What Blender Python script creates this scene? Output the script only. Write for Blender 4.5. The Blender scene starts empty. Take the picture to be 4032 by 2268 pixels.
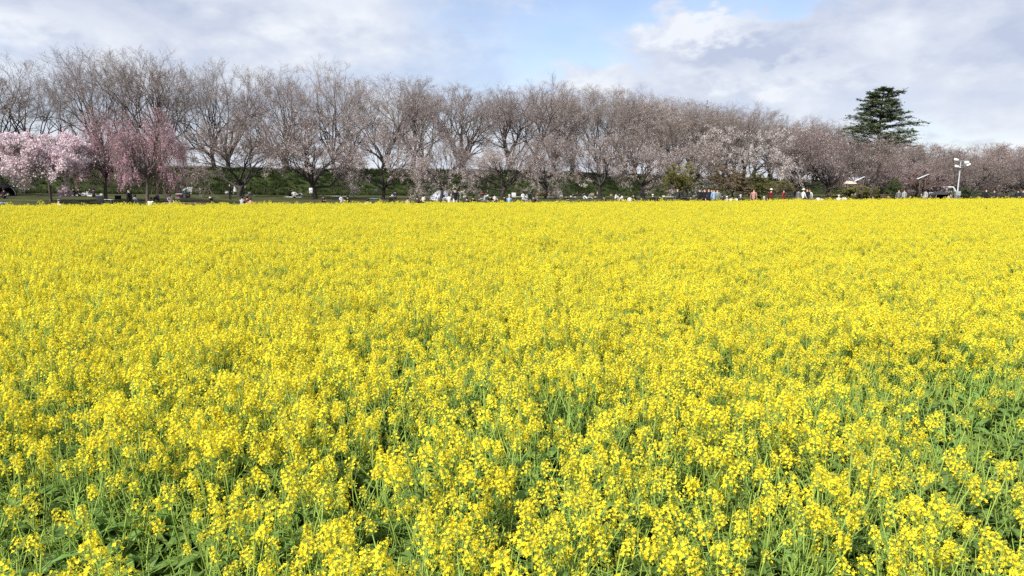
import bpy, math, random
import numpy as np
from mathutils import Matrix, Vector, Euler

SC = bpy.context.scene
COL = SC.collection
R = math.radians
F_PX, CX, CY = 2933.0, 2016.0, 1134.0          # focal length and centre in photograph pixels
CAM_Z, PITCH, ROLL = 1.95, 7.96, 0.26

# ------------------------------------------------------------------ camera
cam_data = bpy.data.cameras.new('camera')
cam_data.sensor_width = 36.0
cam_data.lens = 36.0 * F_PX / 4032.0
cam_data.clip_start = 0.05
cam_data.clip_end = 6000.0
cam = bpy.data.objects.new('camera', cam_data)
COL.objects.link(cam)
CAM_R = Matrix.Rotation(R(90 - PITCH), 3, 'X') @ Matrix.Rotation(R(ROLL), 3, 'Z')
cam.matrix_world = Matrix.Translation((0, 0, CAM_Z)) @ CAM_R.to_4x4()
SC.camera = cam

# ------------------------------------------------------------------ sky, sun, exposure
SUN_DIR = Vector((-0.52, -0.66, 0.76)).normalized()     # towards the sun: behind the camera, to the left
sun_el = math.asin(SUN_DIR.z)
sun_az = math.atan2(SUN_DIR.x, SUN_DIR.y)

world = bpy.data.worlds.new('World')
SC.world = world
world.use_nodes = True
wn = world.node_tree
wn.nodes.clear()


def N(tree, t, **kw):
    n = tree.nodes.new(t)
    for k, v in kw.items():
        setattr(n, k, v)
    return n


def wmath(op, a, b=None, c=None, clamp=False):
    n = N(wn, 'ShaderNodeMath', operation=op)
    n.use_clamp = clamp
    for i, v in enumerate((a, b, c)):
        if v is None:
            continue
        if isinstance(v, (int, float)):
            n.inputs[i].default_value = v
        else:
            wn.links.new(v, n.inputs[i])
    return n.outputs[0]


def build_sky():
    sky = N(wn, 'ShaderNodeTexSky', sky_type='NISHITA')
    sky.sun_disc = False
    sky.sun_elevation = sun_el
    sky.sun_rotation = sun_az
    sky.air_density = 1.0
    sky.dust_density = 0.6
    tc = N(wn, 'ShaderNodeTexCoord')
    sep = N(wn, 'ShaderNodeSeparateXYZ')
    wn.links.new(tc.outputs['Generated'], sep.inputs[0])
    x, y, z = sep.outputs
    # clouds are laid out by azimuth and elevation so that they stretch towards the horizon
    az = wmath('ARCTAN2', x, y)
    el = wmath('ARCSINE', z)
    comb = N(wn, 'ShaderNodeCombineXYZ')
    wn.links.new(x, comb.inputs[0]); wn.links.new(y, comb.inputs[1])
    wn.links.new(wmath('MULTIPLY', z, 1.9), comb.inputs[2])

    def noise(scale, detail, rough, dist=0.0, off=0.0):
        mp = N(wn, 'ShaderNodeMapping')
        wn.links.new(comb.outputs[0], mp.inputs[0])
        mp.inputs['Location'].default_value = (off, off * 0.7, off * 1.3)
        n = N(wn, 'ShaderNodeTexNoise')
        n.inputs['Scale'].default_value = scale
        n.inputs['Detail'].default_value = detail
        n.inputs['Roughness'].default_value = rough
        n.inputs['Distortion'].default_value = dist
        wn.links.new(mp.outputs[0], n.inputs['Vector'])
        return n.outputs[0]
    n_big = noise(2.6, 6, 0.55, 0.15, 3.1)
    n_mid = noise(9.0, 6, 0.52, 0.12, 8.4)
    n_fine = noise(24.0, 5, 0.55, 0.15, 1.7)
    # wobble the coordinates of the single clouds so that their outlines are ragged
    azw = wmath('ADD', az, wmath('MULTIPLY', wmath('SUBTRACT', n_mid, 0.5), 0.22))
    elw = wmath('ADD', el, wmath('MULTIPLY', wmath('SUBTRACT', n_fine, 0.5), 0.10))

    def blob(px, py, sx, sy, amp, tilt=0.0):
        """A soft spot in the sky at a direction given by photograph pixels."""
        d = CAM_R @ Vector(((px - CX) / F_PX, -(py - CY) / F_PX, -1.0)).normalized()
        a0, e0 = math.atan2(d.x, d.y), math.asin(d.z)
        da = wmath('SUBTRACT', azw, a0)
        de = wmath('SUBTRACT', elw, e0)
        if tilt:
            da2 = wmath('ADD', wmath('MULTIPLY', da, math.cos(tilt)), wmath('MULTIPLY', de, math.sin(tilt)))
            de = wmath('SUBTRACT', wmath('MULTIPLY', de, math.cos(tilt)), wmath('MULTIPLY', da, math.sin(tilt)))
            da = da2
        q = wmath('ADD', wmath('POWER', wmath('DIVIDE', da, sx / F_PX), 2.0),
                  wmath('POWER', wmath('DIVIDE', de, sy / F_PX), 2.0))
        return wmath('MULTIPLY', wmath('EXPONENT', wmath('MULTIPLY', q, -0.7)), amp)

    cover = wmath('ADD', 0.74, wmath('MULTIPLY', wmath('SUBTRACT', n_big, 0.5), 0.9))
    cover = wmath('ADD', cover, wmath('MULTIPLY', wmath('SUBTRACT', n_mid, 0.5), 0.55))
    for args in ((2440, 10, 330, 80, -0.72, 0.25), (2190, 190, 200, 80, -0.48, 0.5), (2960, 20, 230, 60, -0.75), (2330, 120, 90, 50, .35), (2620, 30, 90, 40, .3),
                 (3250, 330, 330, 60, -0.2), (3700, 560, 420, 40, -0.22), (2500, 215, 190, 60, -0.35), (1750, 40, 150, 60, -0.2),
                 (1250, 250, 500, 60, -0.12), (250, 190, 400, 50, -0.15),
                 (2740, 130, 170, 75, 0.8), (3000, 290, 330, 60, 0.5), (2300, 325, 170, 40, 0.5),
                 (700, 90, 600, 130, 0.3), (3700, 120, 500, 180, 0.35), (2860, 180, 200, 70, 0.4)):
        cover = wmath('ADD', cover, blob(*args))
    mask = N(wn, 'ShaderNodeMapRange', interpolation_type='SMOOTHSTEP')
    wn.links.new(cover, mask.inputs[0])
    mask.inputs[1].default_value = 0.12; mask.inputs[2].default_value = 0.92
    mask.inputs[3].default_value = 0.18; mask.inputs[4].default_value = 0.97
    lit = wmath('ADD', 0.42, wmath('MULTIPLY', wmath('SUBTRACT', n_mid, 0.5), 2.5))
    lit = wmath('ADD', lit, wmath('MULTIPLY', wmath('SUBTRACT', n_fine, 0.5), 0.9))
    for args in ((2720, 105, 160, 60, 1.0), (20, 80, 190, 60, 0.55), (1370, 75, 220, 60, 0.3), (3010, 285, 300, 45, 0.55),
                 (2290, 325, 140, 32, 0.6), (1950, 165, 110, 50, 0.3), (3700, 500, 330, 35, 0.3), (2400, 265, 60, 30, 0.4), (1050, 70, 120, 50, 0.25),
                 (2870, 205, 230, 45, -0.5), (3500, 60, 560, 110, -0.12), (3700, 300, 400, 50, -0.08), (700, 40, 260, 60, -0.12)):
        lit = wmath('ADD', lit, blob(*args))
    lit = wmath('ADD', lit, 0.0, clamp=True)
    cl = N(wn, 'ShaderNodeMix', data_type='RGBA')
    wn.links.new(lit, cl.inputs['Factor'])
    cl.inputs[6].default_value = (2.9, 3.25, 4.15, 1)       # thin grey-lavender cloud
    cl.inputs[7].default_value = (4.75, 4.95, 5.3, 1)       # bright cloud
    tint = N(wn, 'ShaderNodeMix', data_type='RGBA', blend_type='MULTIPLY')
    tint.inputs['Factor'].default_value = 1.0
    wn.links.new(sky.outputs[0], tint.inputs[6])
    tint.inputs[7].default_value = (0.94, 0.90, 0.96, 1)
    mix = N(wn, 'ShaderNodeMix', data_type='RGBA')
    wn.links.new(mask.outputs[0], mix.inputs['Factor'])
    wn.links.new(tint.outputs[2], mix.inputs[6])
    wn.links.new(cl.outputs[2], mix.inputs[7])
    bg = N(wn, 'ShaderNodeBackground')
    bg.inputs['Strength'].default_value = 0.10
    wn.links.new(mix.outputs[2], bg.inputs[0])
    out = N(wn, 'ShaderNodeOutputWorld')
    wn.links.new(bg.outputs[0], out.inputs[0])


build_sky()
world.cycles.sampling_method = 'MANUAL'
world.cycles.sample_map_resolution = 512

sun_data = bpy.data.lights.new('sun', 'SUN')
sun_data.energy = 3.6
sun_data.angle = R(0.5)
sun_data.color = (1.0, 0.955, 0.89)
sun = bpy.data.objects.new('sun', sun_data)
sun.rotation_euler = SUN_DIR.to_track_quat('Z', 'Y').to_euler()
COL.objects.link(sun)

SC.view_settings.view_transform = 'Standard'
SC.view_settings.look = 'None'
SC.view_settings.exposure = 0.90
SC.view_settings.gamma = 1.0
SC.view_settings.use_curve_mapping = False
SC.render.engine = 'CYCLES'
SC.cycles.max_bounces = 6
SC.cycles.diffuse_bounces = 3
SC.cycles.glossy_bounces = 2
SC.cycles.transmission_bounces = 4
SC.cycles.transparent_max_bounces = 4
SC.cycles.sample_clamp_indirect = 4.0
SC.cycles.sample_clamp_direct = 6.0
SC.cycles.use_denoising = False

# ------------------------------------------------------------------ helpers: materials


def nset(node, key, val):
    node.inputs[key].default_value = val


def mat(name, col, col2=None, scale=6.0, rough=0.75, translucent=0.0, bump=0.0, bump_scale=30.0, spec=0.3, vary=0.0, detail=5.0,
        metallic=0.0, lo=0.35, hi=0.65):
    m = bpy.data.materials.new(name)
    m.use_nodes = True
    t = m.node_tree
    b = t.nodes['Principled BSDF']
    nset(b, 'Roughness', rough)
    nset(b, 'Specular IOR Level', spec)
    nset(b, 'Metallic', metallic)
    tc = N(t, 'ShaderNodeTexCoord')
    col2 = col2 or tuple(c * 0.75 for c in col)
    nz = N(t, 'ShaderNodeTexNoise')
    nset(nz, 'Scale', scale); nset(nz, 'Detail', detail)
    t.links.new(tc.outputs['Object'], nz.inputs['Vector'])
    mr = N(t, 'ShaderNodeMapRange')
    t.links.new(nz.outputs[0], mr.inputs[0])
    mr.inputs[1].default_value = lo; mr.inputs[2].default_value = hi
    mx = N(t, 'ShaderNodeMix', data_type='RGBA')
    t.links.new(mr.outputs[0], mx.inputs['Factor'])
    mx.inputs[6].default_value = (*col, 1); mx.inputs[7].default_value = (*col2, 1)
    cout = mx.outputs[2]
    if vary:
        oi = N(t, 'ShaderNodeObjectInfo')
        hv = N(t, 'ShaderNodeHueSaturation')
        m1 = N(t, 'ShaderNodeMapRange')
        t.links.new(oi.outputs['Random'], m1.inputs[0])
        m1.inputs[3].default_value = 1 - vary; m1.inputs[4].default_value = 1 + vary
        t.links.new(m1.outputs[0], hv.inputs['Value'])
        m2 = N(t, 'ShaderNodeMapRange')
        t.links.new(oi.outputs['Random'], m2.inputs[0])
        m2.inputs[3].default_value = 0.5 - vary * 0.05; m2.inputs[4].default_value = 0.5 + vary * 0.05
        t.links.new(m2.outputs[0], hv.inputs['Hue'])
        t.links.new(cout, hv.inputs['Color'])
        cout = hv.outputs[0]
    t.links.new(cout, b.inputs['Base Color'])
    if bump:
        bz = N(t, 'ShaderNodeTexNoise')
        nset(bz, 'Scale', bump_scale); nset(bz, 'Detail', 6.0)
        t.links.new(tc.outputs['Object'], bz.inputs['Vector'])
        bp = N(t, 'ShaderNodeBump')
        nset(bp, 'Strength', bump)
        t.links.new(bz.outputs[0], bp.inputs['Height'])
        t.links.new(bp.outputs[0], b.inputs['Normal'])
    if translucent:
        tr = N(t, 'ShaderNodeBsdfTranslucent')
        t.links.new(cout, tr.inputs['Color'])
        ms = N(t, 'ShaderNodeMixShader')
        ms.inputs[0].default_value = translucent
        t.links.new(b.outputs[0], ms.inputs[1]); t.links.new(tr.outputs[0], ms.inputs[2])
        t.links.new(ms.outputs[0], t.nodes['Material Output'].inputs[0])
    return m


M = {}
M['petal'] = mat('petal', (0.95, 0.83, 0.055), (0.94, 0.77, 0.03), 40, rough=0.6, translucent=0.42, vary=0.07, spec=0.2)
M['bud'] = mat('bud', (0.45, 0.46, 0.06), (0.32, 0.38, 0.06), 60, translucent=0.2)
M['stem'] = mat('stem', (0.34, 0.45, 0.09), (0.25, 0.36, 0.065), 12, rough=0.6, vary=0.12)
M['rape_leaf'] = mat('rape_leaf', (0.125, 0.225, 0.045), (0.19, 0.30, 0.07), 18, rough=0.55, translucent=0.28, vary=0.2)
M['soil'] = mat('soil', (0.035, 0.035, 0.018), (0.05, 0.042, 0.026), 3, rough=0.95, bump=0.6, bump_scale=14)
M['bark'] = mat('bark', (0.034, 0.027, 0.025), (0.062, 0.052, 0.047), 3.0, rough=0.9, bump=0.5, bump_scale=12, vary=0.15)
M['bark_light'] = mat('bark_light', (0.11, 0.09, 0.075), (0.07, 0.055, 0.045), 3.0, rough=0.9, bump=0.5, bump_scale=12)
M['twig'] = mat('twig', (0.25, 0.20, 0.175), (0.175, 0.14, 0.125), 0.6, rough=0.85, vary=0.18)
M['twig_red'] = mat('twig_red', (0.23, 0.165, 0.155), (0.16, 0.12, 0.115), 0.5, rough=0.85, vary=0.15)
M['blossom_pale'] = mat('blossom_pale', (0.86, 0.775, 0.75), (0.77, 0.66, 0.635), 1.2, rough=0.8, translucent=0.45, vary=0.06)
M['blossom_white'] = mat('blossom_white', (0.74, 0.70, 0.66), (0.62, 0.55, 0.53), 1.2, rough=0.8, translucent=0.35)
M['blossom_pink'] = mat('blossom_pink', (0.80, 0.69, 0.72), (0.72, 0.57, 0.61), 0.9, rough=0.8, translucent=0.35)
M['blossom_deep'] = mat('blossom_deep', (0.60, 0.34, 0.41), (0.70, 0.47, 0.53), 0.7, rough=0.8, translucent=0.35)
M['bud_red'] = mat('bud_red', (0.34, 0.235, 0.22), (0.42, 0.31, 0.29), 0.9, rough=0.8, translucent=0.25, vary=0.15)
M['cedar_needles'] = mat('cedar_needles', (0.11, 0.14, 0.075), (0.16, 0.185, 0.09), 0.5, rough=0.7, translucent=0.1)
M['maple_yellow'] = mat('maple_yellow', (0.24, 0.225, 0.065), (0.165, 0.165, 0.048), 0.9, rough=0.7, translucent=0.3, vary=0.15)
M['maple_rust'] = mat('maple_rust', (0.25, 0.17, 0.11), (0.20, 0.165, 0.085), 0.8, rough=0.7, translucent=0.3)
M['bush_green'] = mat('bush_green', (0.085, 0.12, 0.03), (0.05, 0.08, 0.022), 0.9, rough=0.7, translucent=0.25)
M['willow'] = mat('willow', (0.24, 0.22, 0.11), (0.18, 0.17, 0.09), 0.5, rough=0.7, translucent=0.3)

# ------------------------------------------------------------------ helpers: meshes and objects


def make_mesh(name, chunks, mats, smooth=True):
    """chunks: list of (verts (n,3), faces (m,k), material index)."""
    me = bpy.data.meshes.new(name)
    V, LI, LS, MI = [], [], [], []
    vo = lo = 0
    for v, f, mi in chunks:
        v = np.asarray(v, dtype=np.float32).reshape(-1, 3); f = np.asarray(f, dtype=np.int32)
        if len(f) == 0:
            continue
        V.append(v); LI.append((f + vo).ravel())
        LS.append(lo + np.arange(len(f), dtype=np.int32) * f.shape[1])
        if np.isscalar(mi):
            MI.append(np.full(len(f), mi, dtype=np.int32))
        else:
            MI.append(np.asarray(mi, dtype=np.int32))
        vo += len(v); lo += f.size
    V = np.concatenate(V); LI = np.concatenate(LI); LS = np.concatenate(LS); MI = np.concatenate(MI)
    me.vertices.add(len(V)); me.vertices.foreach_set('co', V.ravel())
    me.loops.add(len(LI)); me.loops.foreach_set('vertex_index', LI)
    me.polygons.add(len(LS)); me.polygons.foreach_set('loop_start', LS)
    me.polygons.foreach_set('material_index', MI)
    me.update(calc_edges=True)
    if smooth:
        me.polygons.foreach_set('use_smooth', np.ones(len(LS), dtype=bool))
    for m in mats:
        me.materials.append(m)
    return me


def link(name, data, parent=None, loc=None, rot=None, scale=None):
    o = bpy.data.objects.new(name, data)
    COL.objects.link(o)
    if parent is not None:
        o.parent = parent
    if loc is not None:
        o.location = loc
    if rot is not None:
        o.rotation_euler = rot
    if scale is not None:
        o.scale = scale
    return o


def tag(o, label, cat, group=None, kind=None):
    o['label'] = label
    o['category'] = cat
    if group:
        o['group'] = group
    if kind:
        o['kind'] = kind
    return o


def thing(name, label, cat, loc=(0, 0, 0), rz=0.0, group=None, scale=None):
    o = link(name, None, loc=loc, rot=(0, 0, rz), scale=scale)
    o.empty_display_size = 0.2
    return tag(o, label, cat, group)


def unit(v):
    return v / np.maximum(np.linalg.norm(v, axis=-1, keepdims=True), 1e-9)


def tubes(P, Rr, k=4):
    """P (B,n,3) polylines, Rr (B,n) radii -> verts, quads."""
    B, n, _ = P.shape
    T = np.empty_like(P)
    T[:, 1:-1] = P[:, 2:] - P[:, :-2] if n > 2 else T[:, 1:-1]
    T[:, 0] = P[:, 1] - P[:, 0]; T[:, -1] = P[:, -1] - P[:, -2]
    T = unit(T)
    ref = np.where(np.abs(T[:, :1, 2:3]) > 0.9, np.array([1.0, 0, 0]), np.array([0, 0, 1.0]))
    U = unit(np.cross(T, np.broadcast_to(ref, T.shape)))
    W = np.cross(T, U)
    a = np.arange(k) * 2 * math.pi / k
    ring = U[:, :, None, :] * np.cos(a)[None, None, :, None] + W[:, :, None, :] * np.sin(a)[None, None, :, None]
    V = P[:, :, None, :] + ring * Rr[:, :, None, None]
    b = np.arange(B)[:, None, None] * n * k
    i = np.arange(n - 1)[None, :, None] * k
    j = np.arange(k)[None, None, :]
    jn = (j + 1) % k
    F = np.stack([b + i + j, b + i + jn, b + i + k + jn, b + i + k + j], axis=-1).reshape(-1, 4)
    return V.reshape(-1, 3), F


def box(sx, sy, sz, c=(0, 0, 0), rot=None):
    v = np.array([[x, y, z] for z in (-.5, .5) for y in (-.5, .5) for x in (-.5, .5)]) * (sx, sy, sz)
    if rot is not None:
        v = v @ np.array(Euler(rot).to_matrix()).T
    f = np.array([[0, 2, 3, 1], [4, 5, 7, 6], [0, 1, 5, 4], [2, 6, 7, 3], [0, 4, 6, 2], [1, 3, 7, 5]])
    return v + np.array(c), f


def bar(a, b, r, k=6):
    return tubes(np.array([[a, b]], float), np.array([[r, r]]), k)


def ball(c, rx, ry=None, rz=None, nu=10, nv=7, zmin=-1.0):
    ry = ry or rx; rz = rz or rx
    ph = np.linspace(math.asin(zmin), math.pi / 2, nv)
    th = np.arange(nu) * 2 * math.pi / nu
    v = np.stack([np.cos(ph)[:, None] * np.cos(th), np.cos(ph)[:, None] * np.sin(th), np.repeat(np.sin(ph)[:, None], nu, 1)], -1)
    v = v * (rx, ry, rz) + np.array(c)
    f = [[i * nu + j, i * nu + (j + 1) % nu, (i + 1) * nu + (j + 1) % nu, (i + 1) * nu + j] for i in range(nv - 1) for j in range(nu)]
    return v.reshape(-1, 3), np.array(f)


def join(*vf):
    V, Fs, o = [], [], 0
    for v, f in vf:
        V.append(v); Fs.append(f + o); o += len(v)
    return np.concatenate(V), np.concatenate(Fs)


def part(name, vf, m, parent, smooth=False, bevel=0.0):
    me = make_mesh(name, [(vf[0], vf[1], 0)], [m], smooth)
    o = link(name, me, parent)
    if bevel:
        b = o.modifiers.new('bevel', 'BEVEL'); b.width = bevel; b.segments = 2
    return o


def copy_thing(src, loc, rz, label, scale=None):
    c = src.copy(); COL.objects.link(c)
    c.location = loc; c.rotation_euler = (0, 0, rz); c['label'] = label
    if scale is not None:
        c.scale = scale
    for ch in src.children:
        d = ch.copy(); COL.objects.link(d); d.parent = c
        for g in ch.children:
            e = g.copy(); COL.objects.link(e); e.parent = d
    return c


# ------------------------------------------------------------------ the lie of the land
def sstep(t):
    t = np.clip(t, 0, 1)
    return t * t * (3 - 2 * t)


def lev_w(x, y):
    """Distance in front of the levee's crest edge (positive towards the camera)."""
    return (131 + 0.9 * np.asarray(x, float) - y) / 1.345


def z_foot(x):
    x = np.asarray(x, float)
    return np.where(x < 0, -0.0167 * np.maximum(x, -60), -0.3 * np.clip(x / 60, 0, 1))


def z_lawn(x, y):
    return z_foot(x) * sstep(1 - (lev_w(x, y) - 7) / 28)


def z_crest(x):
    return np.interp(x, [-90, -50, 0, 70, 110, 170], [3.3, 3.5, 4.0, 3.2, 2.8, 2.4])


def gz(x, y):
    w = lev_w(x, y)
    base = z_lawn(x, y)
    t = np.clip(1 - w / 7.0, 0, 1)
    up = base + (z_crest(x) - base) * (0.35 * t + 0.65 * sstep(t))
    back = z_crest(x) + (-1.2 - z_crest(x)) * sstep((-w - 9) / 11.0)
    return np.where(w > 7, base, np.where(w > -9, up, back))


def field_edge(x):
    return 48 + 0.42 * np.asarray(x, float)


def column(px, D, py=750):
    """World x, y at depth D under a photograph column."""
    d = CAM_R @ Vector(((px - CX) / F_PX, -(py - CY) / F_PX, -1.0))
    return d.x / d.y * D, D


def project(x, y, z):
    v = CAM_R.transposed() @ Vector((x, y, z - CAM_Z))
    return CX + F_PX * v.x / -v.z, CY - F_PX * v.y / -v.z


def height_for(px, D, py):
    """World z that shows at row py at depth D."""
    d = CAM_R @ Vector(((px - CX) / F_PX, -(py - CY) / F_PX, -1.0))
    return CAM_Z + d.z / d.y * D


def solve_depth(px, ytop, h, dmin=None, dmax=None):
    best, bd = 1e9, None
    for D in np.arange(36, 128, 0.5):
        x, y = column(px, D)
        if D < float(field_edge(x)) + 1.2 or float(lev_w(x, y)) < 8.5:
            continue
        if (dmin and D < dmin) or (dmax and D > dmax):
            continue
        e = abs(project(x, y, float(gz(x, y)) + h)[1] - ytop) + 0.02 * abs(D - 75)
        if e < best:
            best, bd = e, D
    if bd is None:
        bd = float(field_edge(column(px, 60)[0])) + 3
    return bd


def grid_mesh(name, X, Y, Z, m):
    ny, nx = X.shape
    V = np.stack([X, Y, Z], -1).reshape(-1, 3)
    i = np.arange(ny - 1)[:, None] * nx + np.arange(nx - 1)[None, :]
    Fq = np.stack([i, i + 1, i + nx + 1, i + nx], -1).reshape(-1, 4)
    return make_mesh(name, [(V, Fq, 0)], [m])


def ground_material(name, cols, scales, bump):
    """Three grass colours mixed by two noises in world space, with a mown or tufted relief."""
    m = bpy.data.materials.new(name); m.use_nodes = True
    t = m.node_tree; b = t.nodes['Principled BSDF']
    nset(b, 'Roughness', 0.95); nset(b, 'Specular IOR Level', 0.1)
    geo = N(t, 'ShaderNodeNewGeometry')
    prev = None
    for c, s in zip(cols, scales):
        rgb = N(t, 'ShaderNodeRGB'); rgb.outputs[0].default_value = (*c, 1)
        if prev is None:
            prev = rgb.outputs[0]; continue
        nz = N(t, 'ShaderNodeTexNoise'); nset(nz, 'Scale', s); nset(nz, 'Detail', 7.0); nset(nz, 'Roughness', 0.6)
        t.links.new(geo.outputs['Position'], nz.inputs['Vector'])
        mr = N(t, 'ShaderNodeMapRange'); t.links.new(nz.outputs[0], mr.inputs[0])
        mr.inputs[1].default_value = 0.42; mr.inputs[2].default_value = 0.6
        mx = N(t, 'ShaderNodeMix', data_type='RGBA')
        t.links.new(mr.outputs[0], mx.inputs['Factor'])
        t.links.new(prev, mx.inputs[6]); t.links.new(rgb.outputs[0], mx.inputs[7])
        prev = mx.outputs[2]
    t.links.new(prev, b.inputs['Base Color'])
    nz = N(t, 'ShaderNodeTexNoise'); nset(nz, 'Scale', 3.0); nset(nz, 'Detail', 8.0); nset(nz, 'Roughness', 0.7)
    t.links.new(geo.outputs['Position'], nz.inputs['Vector'])
    bp = N(t, 'ShaderNodeBump'); nset(bp, 'Strength', bump); nset(bp, 'Distance', 0.3)
    t.links.new(nz.outputs[0], bp.inputs['Height']); t.links.new(bp.outputs[0], b.inputs['Normal'])
    return m


M['lawn'] = ground_material('lawn', [(0.070, 0.078, 0.028), (0.10, 0.096, 0.045), (0.045, 0.05, 0.02)], [0, 0.12, 0.5], 0.5)
M['slope'] = ground_material('slope', [(0.048, 0.068, 0.020), (0.072, 0.096, 0.027), (0.030, 0.042, 0.015)], [0, 0.16, 0.9], 0.9)


def build_land():
    xs = np.concatenate([[-3000, -1200, -500, -250, -140], np.arange(-100, 240, 2.0), [260, 320, 450, 800, 1500, 3000]])
    ys = np.concatenate([[-600, -200, -60, -20], np.arange(-4, 200, 2.0), [215, 240, 280, 350, 500, 900, 1800, 4000]])
    X, Y = np.meshgrid(xs, ys)
    w = lev_w(X, Y)
    Z = np.where(w > 5, z_lawn(X, Y), -1.3)
    Z = np.where((w <= 5) & (w > 2), z_lawn(X, Y) - 0.4, Z)
    o = link('ground', grid_mesh('ground', X, Y, Z, M['lawn'])); o['kind'] = 'structure'
    # the levee: a strip that follows its crest line
    sx = np.arange(-95, 190, 1.2)
    ws = np.concatenate([np.arange(8.4, -9.5, -0.7), np.arange(-10, -22, -2.0)])
    S, W = np.meshgrid(sx, ws)
    # point on the crest line at x=S, moved W along the normal (0.9,-1)/1.345
    X = S + W * 0.669; Y = 131 + 0.9 * S - W * 0.7435
    Z = gz(X, Y)
    rng = np.random.default_rng(5)
    Z = Z + np.where((W < 6.5) & (W > -9), rng.normal(0, 0.05, Z.shape), 0)
    Z[0] -= 0.15; Z[-1] -= 0.3
    o = link('embankment', grid_mesh('embankment', X, Y, Z + 0.004, M['slope'])); o['kind'] = 'structure'
    # bare soil under the crop
    ex = np.linspace(-70, 120, 96)
    ty = np.linspace(0, 1, 40)
    X = np.repeat(ex[None], 40, 0)
    Y = -1.5 + ty[:, None] * (np.maximum(field_edge(ex), 0)[None] + 1.5)
    o = link('field_soil', grid_mesh('field_soil', X, Y, np.full_like(X, 0.006) + z_lawn(X, Y), M['soil'])); o['kind'] = 'structure'


build_land()


def instancer(name, pts, rots, scls, picks, protos, kind='stuff'):
    """One object that scatters prototype meshes over points with geometry nodes."""
    me = bpy.data.meshes.new(name)
    me.vertices.add(len(pts)); me.vertices.foreach_set('co', np.asarray(pts, np.float32).ravel())
    a = me.attributes.new('rot', 'FLOAT_VECTOR', 'POINT'); a.data.foreach_set('vector', np.asarray(rots, np.float32).ravel())
    a = me.attributes.new('scl', 'FLOAT', 'POINT'); a.data.foreach_set('value', np.asarray(scls, np.float32))
    a = me.attributes.new('pick', 'INT', 'POINT'); a.data.foreach_set('value', np.asarray(picks, np.int32))
    o = link(name, me)
    o['kind'] = kind
    col = bpy.data.collections.new(name + '_sources')
    for p in protos:
        col.objects.link(bpy.data.objects.new(p.name, p))
    ng = bpy.data.node_groups.new(name, 'GeometryNodeTree')
    ng.interface.new_socket('Geometry', in_out='INPUT', socket_type='NodeSocketGeometry')
    ng.interface.new_socket('Geometry', in_out='OUTPUT', socket_type='NodeSocketGeometry')
    gi, go = ng.nodes.new('NodeGroupInput'), ng.nodes.new('NodeGroupOutput')
    ci = ng.nodes.new('GeometryNodeCollectionInfo')
    ci.inputs['Collection'].default_value = col
    ci.inputs['Separate Children'].default_value = True
    ci.inputs['Reset Children'].default_value = True
    iop = ng.nodes.new('GeometryNodeInstanceOnPoints')
    iop.inputs['Pick Instance'].default_value = True

    def attr(nm, dt):
        n = ng.nodes.new('GeometryNodeInputNamedAttribute'); n.data_type = dt
        n.inputs['Name'].default_value = nm
        return n.outputs['Attribute']
    e2r = ng.nodes.new('FunctionNodeEulerToRotation')
    L = ng.links.new
    L(attr('rot', 'FLOAT_VECTOR'), e2r.inputs[0])
    L(gi.outputs[0], iop.inputs['Points']); L(ci.outputs[0], iop.inputs['Instance'])
    L(attr('pick', 'INT'), iop.inputs['Instance Index'])
    L(e2r.outputs[0], iop.inputs['Rotation']); L(attr('scl', 'FLOAT'), iop.inputs['Scale'])
    L(iop.outputs[0], go.inputs[0])
    md = o.modifiers.new('scatter', 'NODES'); md.node_group = ng
    return o


def build_grass():
    rng = np.random.default_rng(11)
    protos = []
    for k in range(4):
        nb = 26
        a = rng.uniform(0, 2 * math.pi, nb); rr = rng.uniform(0, 0.16, nb)
        base = np.stack([np.cos(a) * rr, np.sin(a) * rr, np.zeros(nb)], -1)
        h = rng.uniform(0.12, 0.34, nb)
        lean = np.stack([np.cos(a), np.sin(a), np.zeros(nb)], -1) * (h * rng.uniform(0.2, 0.8, nb))[:, None]
        side = np.stack([-np.sin(a), np.cos(a), np.zeros(nb)], -1) * 0.018
        tip = base + lean + np.stack([0 * h, 0 * h, h], -1)
        V = np.stack([base - side, base + side, tip], 1).reshape(-1, 3)
        protos.append(make_mesh('grass_tuft', [(V, np.arange(nb * 3).reshape(-1, 3), 0)], [M['slope_grass']], False))
    n = 26000
    s = rng.uniform(-66, 150, n); w = rng.uniform(-3, 9.5, n) ** 1.0
    x = s + w * 0.669; y = 131 + 0.9 * s - w * 0.7435
    keep = (np.sin(x * 0.7 + np.sin(y * 0.5) * 2) + rng.normal(0, 0.8, n)) > -0.7
    x, y = x[keep], y[keep]
    n = len(x)
    instancer('levee_grass', np.stack([x, y, gz(x, y)], -1), np.stack([0 * x, 0 * x, rng.uniform(0, 6.3, n)], -1),
              rng.uniform(0.8, 2.0, n), rng.integers(0, 4, n), protos)


M['slope_grass'] = mat('slope_grass', (0.058, 0.082, 0.022), (0.040, 0.056, 0.017), 0.4, rough=0.9, translucent=0.2, vary=0.4)
build_grass()

# ------------------------------------------------------------------ trees


def level(rng, S, D, L, Rad, n, wob, trop, out=0.0, centre=None, taper=0.45, radial=0.0):
    """Grow every branch of one level at once: n segments, wobbling, bending up (trop>0) or down."""
    B = len(S)
    P = np.empty((B, n + 1, 3)); T = np.empty((B, n + 1, 3))
    P[:, 0] = S; d = unit(D.copy())
    T[:, 0] = d
    for i in range(n):
        d = d + rng.normal(0, wob, (B, 3))
        d[:, 2] += trop
        if out and centre is not None:
            o = P[:, i] - centre; o[:, 2] = 0
            d += unit(o) * out
        if radial:
            d += unit(P[:, i] - centre) * radial
        d = unit(d)
        P[:, i + 1] = P[:, i] + d * (L / n)[:, None]
        T[:, i + 1] = d
    f = np.linspace(1, taper, n + 1)[None]
    return P, T, Rad[:, None] * f


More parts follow.
